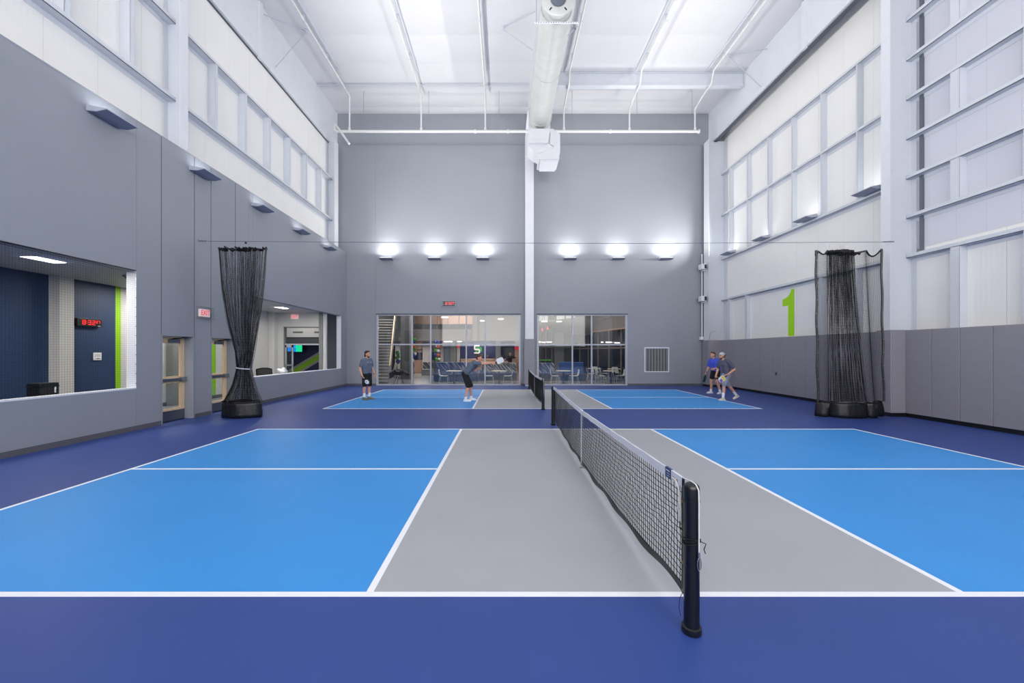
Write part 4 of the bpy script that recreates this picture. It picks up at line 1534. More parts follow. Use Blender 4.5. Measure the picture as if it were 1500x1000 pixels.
P2 = net_curtain(t2, fx2, fy2, ztop2, 0.42, NU2, 104)
MB().tube([(P2[-1, i, 0], P2[-1, i, 1], P2[-1, i, 2] - 0.015) for i in range(NU2)], 0.022, 5).build('heading_tape', 'vinyl', t2)
MB().tube([(P2[-1, i, 0], P2[-1, i, 1], P2[-1, i, 2] - 0.05 + 0.02 * math.sin(i)) for i in range(44, 194)], 0.035, 5).build('gathered_heading', 'vinyl', t2)
for i in (0, NU2 - 1):
    MB().tube([(P2[j, i, 0] + 0.012 * math.sin(j * .2), P2[j, i, 1], P2[j, i, 2]) for j in range(0, 104, 3)] + [tuple(P2[-1, i])], 0.026, 6).build('edge_rope', 'vinyl', t2, smooth=True)
    for j in range(6, 104, 9):
        MB().sphere((P2[j, i, 0] + 0.012 * math.sin(j * .2), P2[j, i, 1] - 0.026, P2[j, i, 2]), 0.011, 6, 5).build('edge_rivet', 'zinc', t2)
for k in range(12):
    x = -0.50 + 0.42 * k / 11
    lp = [(x, 0.03 * math.cos(2 * math.pi * q / 10), 4.54 + 0.09 * math.sin(2 * math.pi * q / 10)) for q in range(11)]
    MB().tube(lp, 0.008, 5, caps=False).build('carrier_ring', 'cord', t2)
hem2 = [(-0.82, 0.10), (-0.74, -0.05), (-0.62, -0.10), (-0.54, -0.02), (-0.47, -0.20), (-0.30, -0.31), (-0.12, -0.33), (0.06, -0.33), (0.22, -0.28), (0.30, -0.20), (0.36, -0.26), (0.50, -0.27), (0.56, -0.16), (0.62, -0.02), (0.80, 0.02), (0.95, 0.04)]
hh = []
for k in range(len(hem2) - 1):
    for s in range(3):
        hh.append((lerp(hem2[k][0], hem2[k + 1][0], s / 3), lerp(hem2[k][1], hem2[k + 1][1], s / 3)))
hh.append(hem2[-1])
skirt(t2, hh)
MB().tube([(0.62, -0.2, 0.005), (0.95, -0.14, 0.005)], 0.006, 5).build('floor_tie', 'zinc', t2)

# --- tension cable both curtains hang from
t = thing('curtain_cable', 'thin tension cable stretched across the hall carrying both net curtains', 'cable', (XL, CY, 4.62))
MB().tube([(0.0, 0, 0.09), (0.25, 0, 0.08), (8, 0, 0.03), (12, 0, 0.02), (18.3, 0, 0.06), (18.58, 0, 0.07)], 0.006, 6).build('cable', 'steel', t)
MB().tube([(0.0, 0, 0.09), (0.22, 0, 0.082)], 0.018, 8).build('turnbuckle', 'zinc', t)
MB().tube([(18.3, 0, 0.06), (18.585, 0, 0.07)], 0.018, 8).build('turnbuckle', 'zinc', t)
B(0, 0.012, -0.04, 0.04, 0.05, 0.13).build('wall_plate', 'zinc', t)
MB().sphere((8 + XL + 1.42, 0, 0.035), 0.03, 8, 6).build('cable_clamp', 'black', t)

# --- ball net over the first opening
t = thing('opening_net', 'fine black ball-stop net stretched over the near left opening', 'net', (XL + 0.012, 5.2, 0.94))
y0, y1, z0, z1 = 1.55 - 5.2, 8.80 - 5.2, 0.012, 2.60
polys = []
n = int((y1 - y0) / 0.046)
for i in range(n + 1):
    y = y0 + (y1 - y0) * i / n
    polys.append([(0.0, y, z0), (0.006 * math.sin(i), y + 0.003 * math.sin(i * 1.7), (z0 + z1) / 2), (0.0, y, z1)])
m_ = int((z1 - z0) / 0.046)
for j in range(m_ + 1):
    z = z0 + (z1 - z0) * j / m_
    polys.append([(0.0, y0 + (y1 - y0) * k / 6, z + 0.003 * math.sin(k * 2 + j)) for k in range(7)])
tag(MB().strands(polys, 0.0013).build('netting', 'net', t), kind='stuff')
MB().tube([(0, y0, z1), (0, (y0 + y1) / 2, z1 - 0.015), (0, y1, z1)], 0.008, 6).build('border_rope', 'net', t)
MB().tube([(0, y0, z1 - 0.05), (0, y1, z1 - 0.06)], 0.004, 6).build('border_rope', 'net', t)
for k in range(12):
    B(-0.012, 0.004, y1 - 0.005, y1 + 0.012, 0.1 + 0.21 * k, 0.118 + 0.21 * k).build('net_clip', 'zinc', t)
# ================================================================== LOBBY BEYOND THE BACK WINDOWS
LX0, LX1, LY0, LY1, LZ = -8.2, 12.0, YB + 0.25, 34.0, 6.0
tag(B(LX0, LX1, YB + 0.02, LY1, -0.2, 0.0).build('floor_lobby', 'conc'), kind='structure')
tag(B(LX0, LX1, LY0, LY1, LZ, LZ + 0.2).build('ceiling_lobby', 'bulk'), kind='structure')
tag(B(LX0 - 0.02, LX0, LY0, LY1, 0, LZ).build('wall_lobby_left', 'grey'), kind='structure')
tag(B(LX1, LX1 + 0.2, LY0, LY1, 0, LZ).build('wall_lobby_right', 'darkgrey'), kind='structure')
lb = tag(B(LX0, LX1, LY1, LY1 + 0.2, 0, LZ).build('wall_lobby_back', 'bulk'), kind='structure')


def bx(px0, px1, py0, py1, Y, d, name, m, parent, **k):
    """slab whose front face at distance Y covers the given part of the photograph"""
    a, b = at(px0, py1, Y), at(px1, py0, Y)
    return B(a[0], b[0], Y, Y + d, max(0.0, a[2]), b[2]).build(name, m, parent, **k)


# back wall cladding seen left of the bench
bx(565, 586, 499, 600, 33.9, 0.1, 'cladding_panel', 'peach', lb)
bx(600, 619, 499, 600, 33.9, 0.1, 'cladding_panel', 'peach', lb)
bx(565, 650, 516, 527, 33.85, 0.05, 'painted_band', 'navy2', lb)
bx(606, 619, 500, 511, 33.2, 0.6, 'lit_soffit', 'peach', lb)
bx(619, 632, 500, 600, 32.5, 0.4, 'partition', 'bulk', lb)
bx(632, 636, 500, 600, 33.9, 0.1, 'cladding_panel', 'peach', lb)
bx(645, 650, 500, 600, 32.5, 0.3, 'partition', 'bulk', lb)
bx(650, 660, 505, 600, 32.7, 0.1, 'lift_door', 'steel', lb)
bx(660, 667, 499, 600, 31.0, 0.3, 'pilaster', 'bulk2', lb)
bx(669, 673, 504, 600, 30.5, 0.2, 'pilaster', 'corr', lb)
bx(669, 673.5, 503.5, 508.5, 30.4, 0.08, 'red_band', 'red', lb)
bx(674, 726, 499, 560, 32.0, 0.2, 'navy_panel', 'navy2', lb)
bx(726, 733.5, 499, 560, 31.6, 0.5, 'pilaster', 'grey', lb)
bx(733.5, 754, 499, 560, 32.0, 0.2, 'navy_panel', 'navy2', lb)
bx(754, 762, 508, 560, 31.5, 0.3, 'cladding_panel', 'peach', lb)
bx(754, 761, 507.5, 512, 31.4, 0.08, 'red_band', 'red', lb)

# sign on the navy wall: blocky white S over a green P
t = thing('wall_sign', 'blocky white S with a green P behind it on the navy lobby wall', 'sign', at(700, 517.7, 31.98))
u = 0.062


def blocks(cells, z0, m, y, nm):
    mb = MB()
    for (x, z, w_, h_) in cells:
        mb.box((x - 5) * u, (x - 5 + w_) * u, y - 0.03, y, z * u, (z + h_) * u)
    return mb.build(nm, m, t)


blocks([(0.5, 9.2, 6.6, 1.7), (0, 5.4, 1.8, 4.8), (1, 4.6, 6, 1.7), (6.0, 1.0, 1.8, 4.6), (0.2, 0, 6.8, 1.7)], 0, 'logo_w', -0.05, 'letter_s')
blocks([(2.4, 6.7, 6.6, 1.5), (8.2, 3.0, 1.8, 4.4), (6.4, 2.2, 2.6, 1.6), (1.9, 1.6, 1.7, 2.6), (2.4, 3.1, 3.2, 1.2)], 0, 'logo_g', -0.02, 'letter_p')
# wall screen, counter and bags
a, b = at(738, 521, 31.9), at(753, 509, 31.9)
t = thing('wall_television', 'switched-off black television on the navy lobby wall', 'television', ((a[0] + b[0]) / 2, 31.98, a[2]))
wd, ht = (b[0] - a[0]) / 2, b[2] - a[2]
B(-wd, wd, -0.07, -0.01, 0, ht).build('case', 'black', t, bevel=0.01)
B(-wd + 0.02, wd - 0.02, -0.074, -0.069, 0.02, ht - 0.02).build('display', 'black_gloss', t)
a, b = at(675, 540, 30.6), at(757, 525.5, 30.6)
t = thing('service_counter', 'long pale wood counter in front of the navy lobby wall', 'counter', ((a[0] + b[0]) / 2, 30.6, 0))
wd = (b[0] - a[0]) / 2
B(-wd, wd, 0, 0.6, 0, b[2] - 0.05).build('front_panel', 'peach', t)
B(-wd - 0.04, wd + 0.04, -0.05, 0.65, b[2] - 0.05, b[2]).build('worktop', 'peach', t, bevel=0.008)
for px, s, lab in ((706, 0.26, 'larger black backpack on the lobby counter beside the leaning player'), (715, 0.22, 'smaller black backpack on the lobby counter right of the white mullion')):
    p = at(px, 525.5, 30.8)
    t = thing('backpack', lab, 'bag', (p[0], 30.85, b[2]))
    mb = MB().sphere((0, 0, s * 0.72), (s * 0.55, s * 0.4, s * 0.72), 14, 9)
    mb.build('bag_body', 'black', t, smooth=True)
    MB().sphere((0, -s * 0.34, s * 0.45), (s * 0.36, s * 0.16, s * 0.36), 12, 8).build('front_pocket', 'vinyl', t, smooth=True)
    MB().tube([(-0.05, 0, s * 1.38), (-0.03, 0, s * 1.55), (0.03, 0, s * 1.55), (0.05, 0, s * 1.38)], 0.012, 6).build('handle', 'vinyl', t)

# upper bulkheads / mezzanine
mz = struct('trim_6')
bx(560, 694, 482, 499, 28.0, 0.35, 'bulkhead', 'bulk', mz)
B(at(560, 480, 28)[0], at(694, 480, 28)[0], 28.1, 32.5, at(0, 498, 28)[2], at(0, 496.5, 28)[2]).build('soffit', 'bulk', mz)
bx(602, 690, 474.5, 482, 28.1, 0.06, 'guard_panel', 'darkgrey', mz)
for px in (620, 640.5, 656, 672):
    bx(px - 0.4, px + 0.4, 463, 482, 28.0, 0.06, 'guard_post', 'post', mz)
bx(606, 692, 440, 474.5, 31.5, 0.2, 'upper_wall', 'peach', mz)
bx(560, 606, 440, 486, 30.5, 0.2, 'upper_wall', 'grey', mz)
bx(574, 586, 485, 491, 29.0, 0.2, 'timber_band', 'peach', mz)
pb_ = struct('trim_7')
for (x0p, x1p, y0p, y1p, Y) in ((694, 764, 430, 499, 28.0),):
    bx(x0p, x1p, y0p, y1p, Y, 0.3, 'bulkhead', 'bulk2', pb_)
bx(692, 699, 430, 499, 27.8, 0.3, 'pilaster', 'bulk2', pb_)
G0, G1 = [], []
for k in range(17):
    s = k / 16
    px = 780 + 92 * s
    Y = 27.5 + 2.0 * math.sin(s * 2.6)
    lo = 490 - 5.5 * math.sin(min(1, s * 1.6) * math.pi) + 0.5
    G0.append(at(px, lo, Y))
    G1.append(at(px, 471 - 8 * s, Y))
o = MB().grid([G0, G1]).build('curved_bulkhead', 'grey', pb_, smooth=True)
m = o.modifiers.new('thick', 'SOLIDIFY')
m.thickness = 0.25
m.offset = 1
for (a, b) in ((789.5, 803), (815.5, 827), (829, 838), (840.5, 848)):
    bx(a, b, 452, 472.5, 31.6, 0.1, 'clerestory_pane', 'litwin', pb_)
bx(783, 862, 440, 474, 31.7, 0.1, 'clerestory_wall', 'bulk', pb_)
# dark partition wall with doors below the curved bulkhead
dk = struct('trim_8')
bx(780, 852, 482, 580, 33.0, 0.2, 'dark_wall', 'darkgrey', dk)
for px in (791.5, 799.5, 808.5, 841, 846):
    bx(px - 0.8, px + 0.8, 484, 560, 32.6, 0.3, 'post', 'post', dk)
bx(812, 826, 487, 560, 32.7, 0.3, 'column_cladding', 'grey', dk)
bx(788, 868, 508, 509.5, 32.5, 0.1, 'rail', 'post', dk)
bx(788, 807, 526.2, 528.2, 31.5, 0.3, 'green_counter_edge', 'b_green', dk)

# glazed facade on the right, seen at an angle, with posts
fa = struct('trim_9')
p0_, p1_ = Vector((5.6, 32.9, 0)), Vector((7.95, 21.4, 0))
dv = (p1_ - p0_).normalized()
nv_ = Vector((dv.y, -dv.x, 0))


def fbox(s0, s1, z0, z1, d0, d1, name, m):
    vs = []
    for z in (z0, z1):
        for (s, d) in ((s0, d0), (s1, d0), (s1, d1), (s0, d1)):
            p = p0_ + dv * s - nv_ * d
            vs.append((p.x, p.y, z))
    mb = MB().add(vs, [(0, 3, 2, 1), (4, 5, 6, 7), (0, 1, 5, 4), (1, 2, 6, 5), (2, 3, 7, 6), (3, 0, 4, 7)])
    return mb.build(name, m, fa)


Lf = (p1_ - p0_).length
npane = 7
for k in range(npane):
    s0, s1 = Lf * k / npane, Lf * (k + 1) / npane
    fbox(s0 + 0.07, s1 - 0.07, 0.1, 1.95, 0.0, 0.03, 'facade_pane', 'night')
    fbox(s0 + 0.07, s1 - 0.07, 2.05, 3.15, 0.0, 0.03, 'facade_pane', 'night')
    fbox(s1 - 0.07, s1 + 0.07, 0, 3.15, -0.05, 0.10, 'facade_post', 'post')
fbox(0, Lf, 1.95, 2.05, -0.03, 0.06, 'facade_rail', 'post')
fbox(0, Lf, 0.0, 0.1, -0.03, 0.06, 'facade_rail', 'post')
fbox(0, Lf, 3.15, 5.9, -0.25, 0.1, 'facade_bulkhead', 'bulk')
fbox(0, Lf, 3.13, 3.2, -0.30, -0.2, 'facade_trim', 'peach')
B(5.5, LX1, 32.9, 33.0, 0, 5.9).build('return_wall', 'darkgrey', fa)

# concrete column beside the stair
o = struct('lobby_column')
a, b = at(586.5, 500, 25.5), at(600.5, 500, 25.5)
B(a[0], b[0], 25.5, 26.1, 0, LZ).build('shaft', 'darkgrey', o, bevel=0.02)
B(b[0] - 0.02, b[0] + 0.09, 25.45, 25.6, 0, LZ).build('pipe_cover', 'grey', o)

# stair with open risers and timber handrail
t = thing('open_stair', 'open-riser stair with timber handrail behind the left pane of the large window', 'stair', (-6.75, 21.9, 0), R(-10 + 20))
tm = B(-0.62, 0.36, -0.14, 0.14, -0.045, 0.0).mesh('tread', 'corr')
for k in range(22):
    o = link('tread', tm, t)
    o.location = (0, 0.155 * k, 0.172 * (k + 1))
for sx in (-0.66, 0.385):
    MB().prism([(-0.2, -0.02), (0.10, -0.02), (3.55, 3.72), (3.55, 3.95), (3.35, 3.95), (-0.2, 0.12)], sx - 0.02, sx + 0.02, 'YZ').build('stringer', 'grey', t)
hr = MB().tube([(0.42, -0.35, 1.0), (0.42, 0.0, 1.12), (0.42, 3.4, 4.85)], 0.035, 8).build('handrail', 'wood', t)
MB().prism([(-0.1, 1.0), (3.4, 4.62), (3.4, 4.85), (-0.1, 1.14)], 0.395, 0.425, 'YZ').build('timber_guard', 'wood', t)
for k in range(5):
    MB().tube([(0.42, 0.1 + 0.8 * k, 0.12 + 0.89 * k), (0.42, 0.1 + 0.8 * k, 1.15 + 0.875 * k)], 0.016, 6).build('baluster', 'alu', t)
MB().tube([(0.42, -0.35, 0), (0.42, -0.35, 1.0)], 0.025, 6).build('newel', 'alu', t)

# ---- seating
def bench(x0, x1, Y, d, hseat, hback, mb_, ms, lab):
    w_ = x1 - x0
    t = thing('lounge_bench', lab, 'bench', ((x0 + x1) / 2, Y, 0))
    B(-w_ / 2, w_ / 2, 0.05, d, 0.03, hseat - 0.14).build('base', ms, t, bevel=0.015)
    n = max(1, round(w_ / 1.2))
    for k in range(n):
        a = -w_ / 2 + w_ * k / n
        B(a + 0.006, a + w_ / n - 0.006, 0, d - 0.14, hseat - 0.14, hseat).build('seat_cushion', ms, t, bevel=0.03)
        B(a + 0.004, a + w_ / n - 0.004, d - 0.20, d, hseat - 0.02, hback).build('backrest', mb_, t, bevel=0.03)
    return t


bench(at(634.8, 0, 23.2)[0], at(700, 0, 23.2)[0], 23.2, 0.85, 0.46, 1.12, 'bench', 'seat_navy', 'long navy bench with blue striped back behind the large window')
bench(at(701, 0, 24.2)[0], at(757, 0, 24.2)[0], 24.2, 0.85, 0.46, 1.08, 'bench_g', 'seat_navy', 'dark bench with grey striped back right of the leaning player, beyond the glass')
bench(at(583, 0, 29.6)[0], at(604, 0, 29.6)[0], 29.6, 0.8, 0.45, 0.98, 'bench_d', 'grey', 'distant grey striped bench between the stair and the balloon column')
bench(at(617, 0, 29.6)[0], at(633, 0, 29.6)[0], 29.6, 0.8, 0.45, 0.98, 'bench_d', 'grey', 'distant dark striped bench left of the long navy bench')
bench(at(821, 0, 23.8)[0], at(858, 0, 23.8)[0], 23.8, 0.85, 0.46, 1.12, 'seat_blue', 'seat_navy', 'blue high-backed bench in the middle of the smaller window')
bench(at(786, 0, 24.0)[0], at(814, 0, 24.0)[0], 24.0, 0.85, 0.46, 1.06, 'bench', 'seat_navy', 'striped blue bench at the left end of the smaller window')


def table_parts():
    top = MB().lathe([(0.40, 0.0), (0.42, 0.008), (0.42, 0.024), (0.40, 0.03)], (0, 0, 0.70), 28).mesh('tabletop', 'table', True)
    post = MB().lathe([(0.045, 0.02), (0.04, 0.06), (0.04, 0.66), (0.12, 0.70)], (0, 0, 0), 14).mesh('pedestal', 'seat_navy', True)
    base = MB().lathe([(0.26, 0.0), (0.26, 0.012), (0.05, 0.03)], (0, 0, 0), 24).mesh('foot', 'seat_navy', True)
    return top, post, base


TBM = table_parts()


def cafe_table(x, y, lab):
    t = thing('cafe_table', lab, 'table', (x, y, 0), 0, 'cafe tables behind the glass')
    for nm, me in zip(('tabletop', 'pedestal', 'foot'), TBM):
        link(nm, me, t)


def chair_parts():
    G = []
    prof_ = [(-0.22, 0.45, 0.22), (-0.10, 0.435, 0.23), (0.05, 0.43, 0.23), (0.17, 0.445, 0.225), (0.215, 0.50, 0.22), (0.235, 0.60, 0.215), (0.25, 0.72, 0.20), (0.26, 0.80, 0.16)]
    for (y, z, hw) in prof_:
        G.append([(hw * s, y - 0.03 * (1 - s * s) * (z < 0.5) * 0, z + 0.03 * s * s * (z < 0.48)) for s in (-1, -.6, -.2, .2, .6, 1)])
    shell = MB().grid(G).mesh('shell', 'chair', True)
    leg = MB().tube([(0.21, -0.22, 0.40), (0.23, -0.25, 0.02), (0.23, 0.25, 0.02), (0.19, 0.18, 0.42)], 0.012, 7).mesh('sled_leg', 'chair', True)
    leg2 = MB().tube([(-0.21, -0.22, 0.40), (-0.23, -0.25, 0.02), (-0.23, 0.25, 0.02), (-0.19, 0.18, 0.42)], 0.012, 7).mesh('sled_leg', 'chair', True)
    bar = MB().tube([(-0.21, -0.15, 0.415), (0.21, -0.15, 0.415)], 0.012, 7).mesh('cross_bar', 'chair', True)
    return shell, leg, leg2, bar


CHM = chair_parts()


def cafe_chair(x, y, rz, lab):
    t = thing('cafe_chair', lab, 'chair', (x, y, 0), rz, 'cafe chairs behind the glass')
    for nm, me in zip(('shell', 'sled_leg', 'sled_leg', 'cross_bar'), CHM):
        o = link(nm, me, t)
        if nm == 'shell':
            s = o.modifiers.new('thick', 'SOLIDIFY')
            s.thickness = 0.012


YT = 21.45
cafe_table(at(665, 0, YT)[0], YT, 'round cafe table left of the leaning player, behind the large window')
cafe_chair(at(650, 0, YT)[0], YT, R(90), 'white sled-leg chair at the left table behind the large window')
cafe_table(at(731, 0, YT)[0], YT, 'round cafe table below the player\'s outstretched paddle, behind the large window')
cafe_chair(at(716, 0, YT)[0], YT + 0.05, R(90), 'white sled-leg chair directly below the player\'s outstretched arm')
cafe_chair(at(744, 0, YT)[0], YT + 0.05, R(-90), 'white sled-leg chair at the right end of the large window')
cafe_table(at(825.5, 0, YT)[0], YT, 'round cafe table in front of the blue bench, behind the smaller window')
cafe_chair(at(813, 0, YT)[0], YT, R(90), 'white sled-leg chair left of the table facing the blue bench')
cafe_chair(at(841, 0, YT)[0], YT + 0.05, R(-90), 'white sled-leg chair right of the table facing the blue bench')
cafe_table(at(895, 0, YT)[0], YT, 'round cafe table at the right side of the smaller window')
cafe_chair(at(880, 0, YT)[0], YT, R(90), 'white sled-leg chair left of the right-hand window table')
cafe_chair(at(909, 0, YT)[0], YT + 0.1, R(-90), 'white sled-leg chair right of the right-hand window table')
cafe_table(at(871, 0, 24.6)[0], 24.6, 'farther round cafe table just right of the blue bench')
cafe_chair(at(873, 0, 25.2)[0], 25.35, R(0), 'farther pale chair behind the table right of the blue bench')
cafe_chair(at(862.5, 0, 24.4)[0] , 23.75, R(80), 'farther chair close against the right end of the blue bench')
cafe_table(at(900, 0, 24.0)[0], 24.0, 'farther round cafe table before the dark glass facade')
cafe_chair(at(903, 0, 24.6)[0], 24.7, R(0), 'farther pale chair with its back to the dark glass facade')
cafe_chair(at(885, 0, 24.0)[0], 24.0, R(85), 'farther chair tilted against the left of the facade table')

# ---- equipment, balloons, banner, pendants
t = thing('equipment_stand', 'black draped equipment on four splayed legs beside the stair', 'stand', (-5.62, 21.3, 0))
mb = MB()
G = []
for i in range(7):
    row = []
    for k in range(15):
        x = -0.52 + 1.02 * k / 14
        y = -0.2 + 0.4 * i / 6
        z = 0.80 - 0.95 * x * x * (1 if x > 0 else 0.75) + 0.035 * math.sin(k * 1.9 + i) - (0.10 if i in (0, 6) else 0)
        row.append((x, y, z))
    G.append(row)
MB().grid(G).build('draped_cover', 'vinyl', t, smooth=True).modifiers.new('thick', 'SOLIDIFY').thickness = 0.03
B(-0.40, 0.26, -0.16, 0.16, 0.52, 0.72).build('case_body', 'black', t, bevel=0.04)
MB().prism([(-0.52, 0.30), (-0.30, 0.42), (-0.24, 0.62), (-0.5, 0.66)], -0.12, 0.1, 'XZ').build('hanging_flap', 'vinyl', t)
B(-0.13, 0.05, -0.235, -0.225, 0.71, 0.745).build('pale_tag', 'alu', t)
for (xa, xb) in ((-0.08, -0.27), (-0.03, -0.20), (0.06, 0.24), (0.01, 0.17)):
    for_y = -0.1 if xa in (-0.08, 0.06) else 0.1
    MB().tube([(xa, for_y, 0.55), (xb, for_y * 1.8, 0.02)], 0.014, 7).build('leg', 'black', t)


def balloons(px, Y, items, lab):
    t = thing('balloon_column', lab, 'balloons', (at(px, 0, Y)[0], Y, 0))
    zt = max(at(0, py, Y)[2] for (_, py, _, _) in items)
    MB().tube([(0, 0, 0), (0, 0, zt)], 0.02, 6).build('pole', 'grey', t)
    MB().lathe([(0.2, 0), (0.2, 0.02), (0.03, 0.05)], (0, 0, 0), 16).build('foot', 'grey', t)
    for k, (dx, py, m, r) in enumerate(items):
        c = (dx * Y / F, -0.1 * ((k % 3) - 1), at(0, py, Y)[2])
        b_ = MB().lathe([(0.01, -r * 1.12), (r * .35, -r * .98), (r * .8, -r * .5), (r, 0.05 * r), (r * .86, r * .6), (r * .45, r * .93), (0.01, r * 1.02)], c, 14).build('balloon', m, t, smooth=True)
        MB().lathe([(0.025, -r * 1.18), (0.008, -r * 1.10)], c, 8).build('knot', m, b_)


balloons(605, 27, [(-1.5, 496.5, 'b_green', .13), (2, 497, 'b_green', .13), (0, 501, 'b_blue', .15), (-2, 502, 'b_blue', .12), (-1, 507, 'black', .12), (2, 507, 'b_orange', .10), (1.5, 512, 'b_green', .11), (-1.5, 513, 'b_white', .10),
                   (0, 521, 'b_blue', .16), (3, 518, 'b_white', .10), (-2.5, 521, 'b_blue', .12), (0, 527, 'b_white', .1)], 'balloon column of green, blue and white just left of the first inner mullion')
balloons(640, 27, [(-2, 501, 'b_blue', .15), (2, 502, 'b_blue', .15), (3, 507.5, 'b_orange', .12), (0, 507, 'b_white', .11), (-1.5, 513, 'b_green', .12), (2.5, 514, 'b_white', .11), (-2, 519.5, 'b_blue', .13), (2, 520, 'b_orange', .12), (0, 526, 'b_green', .12), (3, 526, 'b_white', .1)],
         'balloon column with two orange balloons above the end of the navy bench')
balloons(582, 28, [(0, 517, 'b_green', .16), (1.5, 522, 'b_green', .14), (-0.5, 524, 'b_green', .12), (0.5, 529, 'b_blue', .17)], 'small bunch of green and blue balloons beside the dark banner near the stair')
t = thing('banner_stand', 'tall narrow black banner standing beside the stair', 'banner', (at(576.5, 0, 27.5)[0], 27.5, 0))
MB().prism([(-0.13, 0.5), (-0.06, 0.45), (0.10, 1.0), (0.12, 2.2), (0.04, 2.25), (-0.02, 1.9), (-0.15, 1.75), (-0.12, 1.1)], -0.02, 0.02, 'XZ').build('banner_cloth', 'black', t)
MB().tube([(0.04, 0, 0.0), (0.04, 0, 2.25)], 0.015, 6).build('pole', 'darkgrey', t)
MB().lathe([(0.2, 0), (0.2, 0.02), (0.03, 0.04)], (0.04, 0, 0), 14).build('foot', 'darkgrey', t)
for px, py, lab in ((794.3, 482, 'lower left of the two small red pendant lamps'), (802.3, 480, 'upper right of the two small red pendant lamps')):
    p = at(px, py, 26.5)
    t = thing('pendant_lamp', lab + ' behind the smaller window', 'lamp', (p[0], p[1], LZ))
    dz = p[2] - LZ
    MB().tube([(0, 0, 0), (0, 0, dz + 0.1)], 0.008, 5).build('cable', 'grey', t)
    MB().lathe([(0.075, -0.11), (0.07, -0.05), (0.03, 0.06), (0.012, 0.12)], (0, 0, dz), 14).build('shade', 'redlamp', t, smooth=True)

LAMPS = [(651.5, 464.5, 27.0, 0.22, 'slanting linear lamp at the top of the large window'), (656.5, 500.3, 27.5, 0.28, 'linear lamp under the mezzanine left of the white pilasters'),
         (673, 500.2, 28.2, 0.14, 'short linear lamp at the left end of the navy wall'), (707, 469.8, 26.0, 0.14, 'small lamp on the pale bulkhead left of the last mullion'),
         (733.5, 467.2, 26.0, 0.17, 'lamp on the pale bulkhead at the top right of the large window'), (797.5, 470.6, 26.0, 0.18, 'left lamp at the top of the smaller window'),
         (819, 470.9, 26.0, 0.16, 'second lamp from the left at the top of the smaller window'), (789.8, 500.6, 30.0, 0.11, 'leftmost of the three bright lamps above the transom of the smaller window'),
         (796.4, 501.2, 30.0, 0.13, 'middle of the three bright lamps above the transom of the smaller window'), (804.5, 500.8, 30.0, 0.18, 'rightmost of the three bright lamps above the transom of the smaller window'),
         (882, 501.2, 26.0, 0.06, 'small square lamp glowing before the dark facade'), (891.5, 501.3, 26.0, 0.18, 'wide lamp glowing before the dark facade'),
         (903, 502, 25.0, 0.09, 'lamp left of the pair at the right end of the smaller window'), (907.5, 502, 25.0, 0.07, 'lamp right of the pair at the right end of the smaller window')]
for px, py, Y, hw, lab in LAMPS:
    p = at(px, py, Y)
    t = thing('linear_lamp', lab, 'lamp', p)
    B(-hw - 0.02, hw + 0.02, -0.05, 0.05, 0.022, 0.06).build('housing', 'alu', t)
    B(-hw, hw, -0.055, 0.055, -0.022, 0.022).build('lens', 'lobbylamp', t)
    MB().tube([(0, 0, 0.06), (0, 0, min(LZ, 6.0) - p[2])], 0.006, 5).build('hanger_rod', 'grey', t)
    if p[2] > 2.55 and px < 690 and py > 490:
        pass
for x, y, z, pw in ((-5.5, 23.5, 5.7, 1.2), (-1.0, 23.5, 5.7, 1.1), (3.4, 23.5, 5.7, 0.8), (7.2, 23.0, 5.7, 0.3), (-6.5, 30.6, 2.35, 0.7), (-2.0, 30.0, 2.35, 0.4), (-3.5, 29.8, 5.6, 0.6), (4.0, 29.5, 5.6, 0.3)):
    area_light('lobby_lamp', (x, y, z), 1.4, 1.4, LOBBY_POWER * pw * 3.0, (1.0, 0.94, 0.88))
# wall washers over the navy wall
for x in (-3.0, -2.0, -1.2):
    area_light('wall_washer', (x, 31.3, 2.42), 0.15, 0.15, 6, (0.85, 0.85, 1.0), rot=(R(35), 0, 0))
# ================================================================== PEOPLE
def capsule(mb, p0, p1, r0, r1, n=12):
    p0, p1 = Vector(p0), Vector(p1)
    d = p1 - p0
    L = d.length
    if L < 1e-6:
        return mb.sphere(p0, r0, n, 8)
    t = d / L
    ref = Vector((0, 0, 1)) if abs(t.z) < 0.9 else Vector((1, 0, 0))
    a = t.cross(ref).normalized()
    b = t.cross(a)
    rings = []
    for k in range(1, 4):
        q = -math.pi / 2 + math.pi / 2 * k / 3
        rings.append((p0 + t * (r0 * math.sin(q)), r0 * math.cos(q)))
    for k in range(0, 3):
        q = math.pi / 2 * k / 3
        rings.append((p1 + t * (r1 * math.sin(q)), r1 * math.cos(q)))
    vs = [p0 - t * r0]
    for c, r in rings:
        vs += [c + (a * math.cos(2 * math.pi * k / n) + b * math.sin(2 * math.pi * k / n)) * r for k in range(n)]
    vs.append(p1 + t * r1)
    fs = [(0, 1 + (k + 1) % n, 1 + k) for k in range(n)]
    for i in range(len(rings) - 1):
        for k in range(n):
            fs.append((1 + i * n + k, 1 + i * n + (k + 1) % n, 1 + (i + 1) * n + (k + 1) % n, 1 + (i + 1) * n + k))
    e = len(vs) - 1
    fs += [(1 + (len(rings) - 1) * n + k, 1 + (len(rings) - 1) * n + (k + 1) % n, e) for k in range(n)]
    return mb.add(vs, fs)


def ellipsoid(mb, c, rad, frame):
    """frame: matrix whose columns are the local axes"""
    s = MB().sphere((0, 0, 0), (1, 1, 1), 16, 11)
    vs = [Vector(c) + frame @ Vector((v[0] * rad[0], v[1] * rad[1], v[2] * rad[2])) for v in s.v]
    return mb.add(vs, s.f)


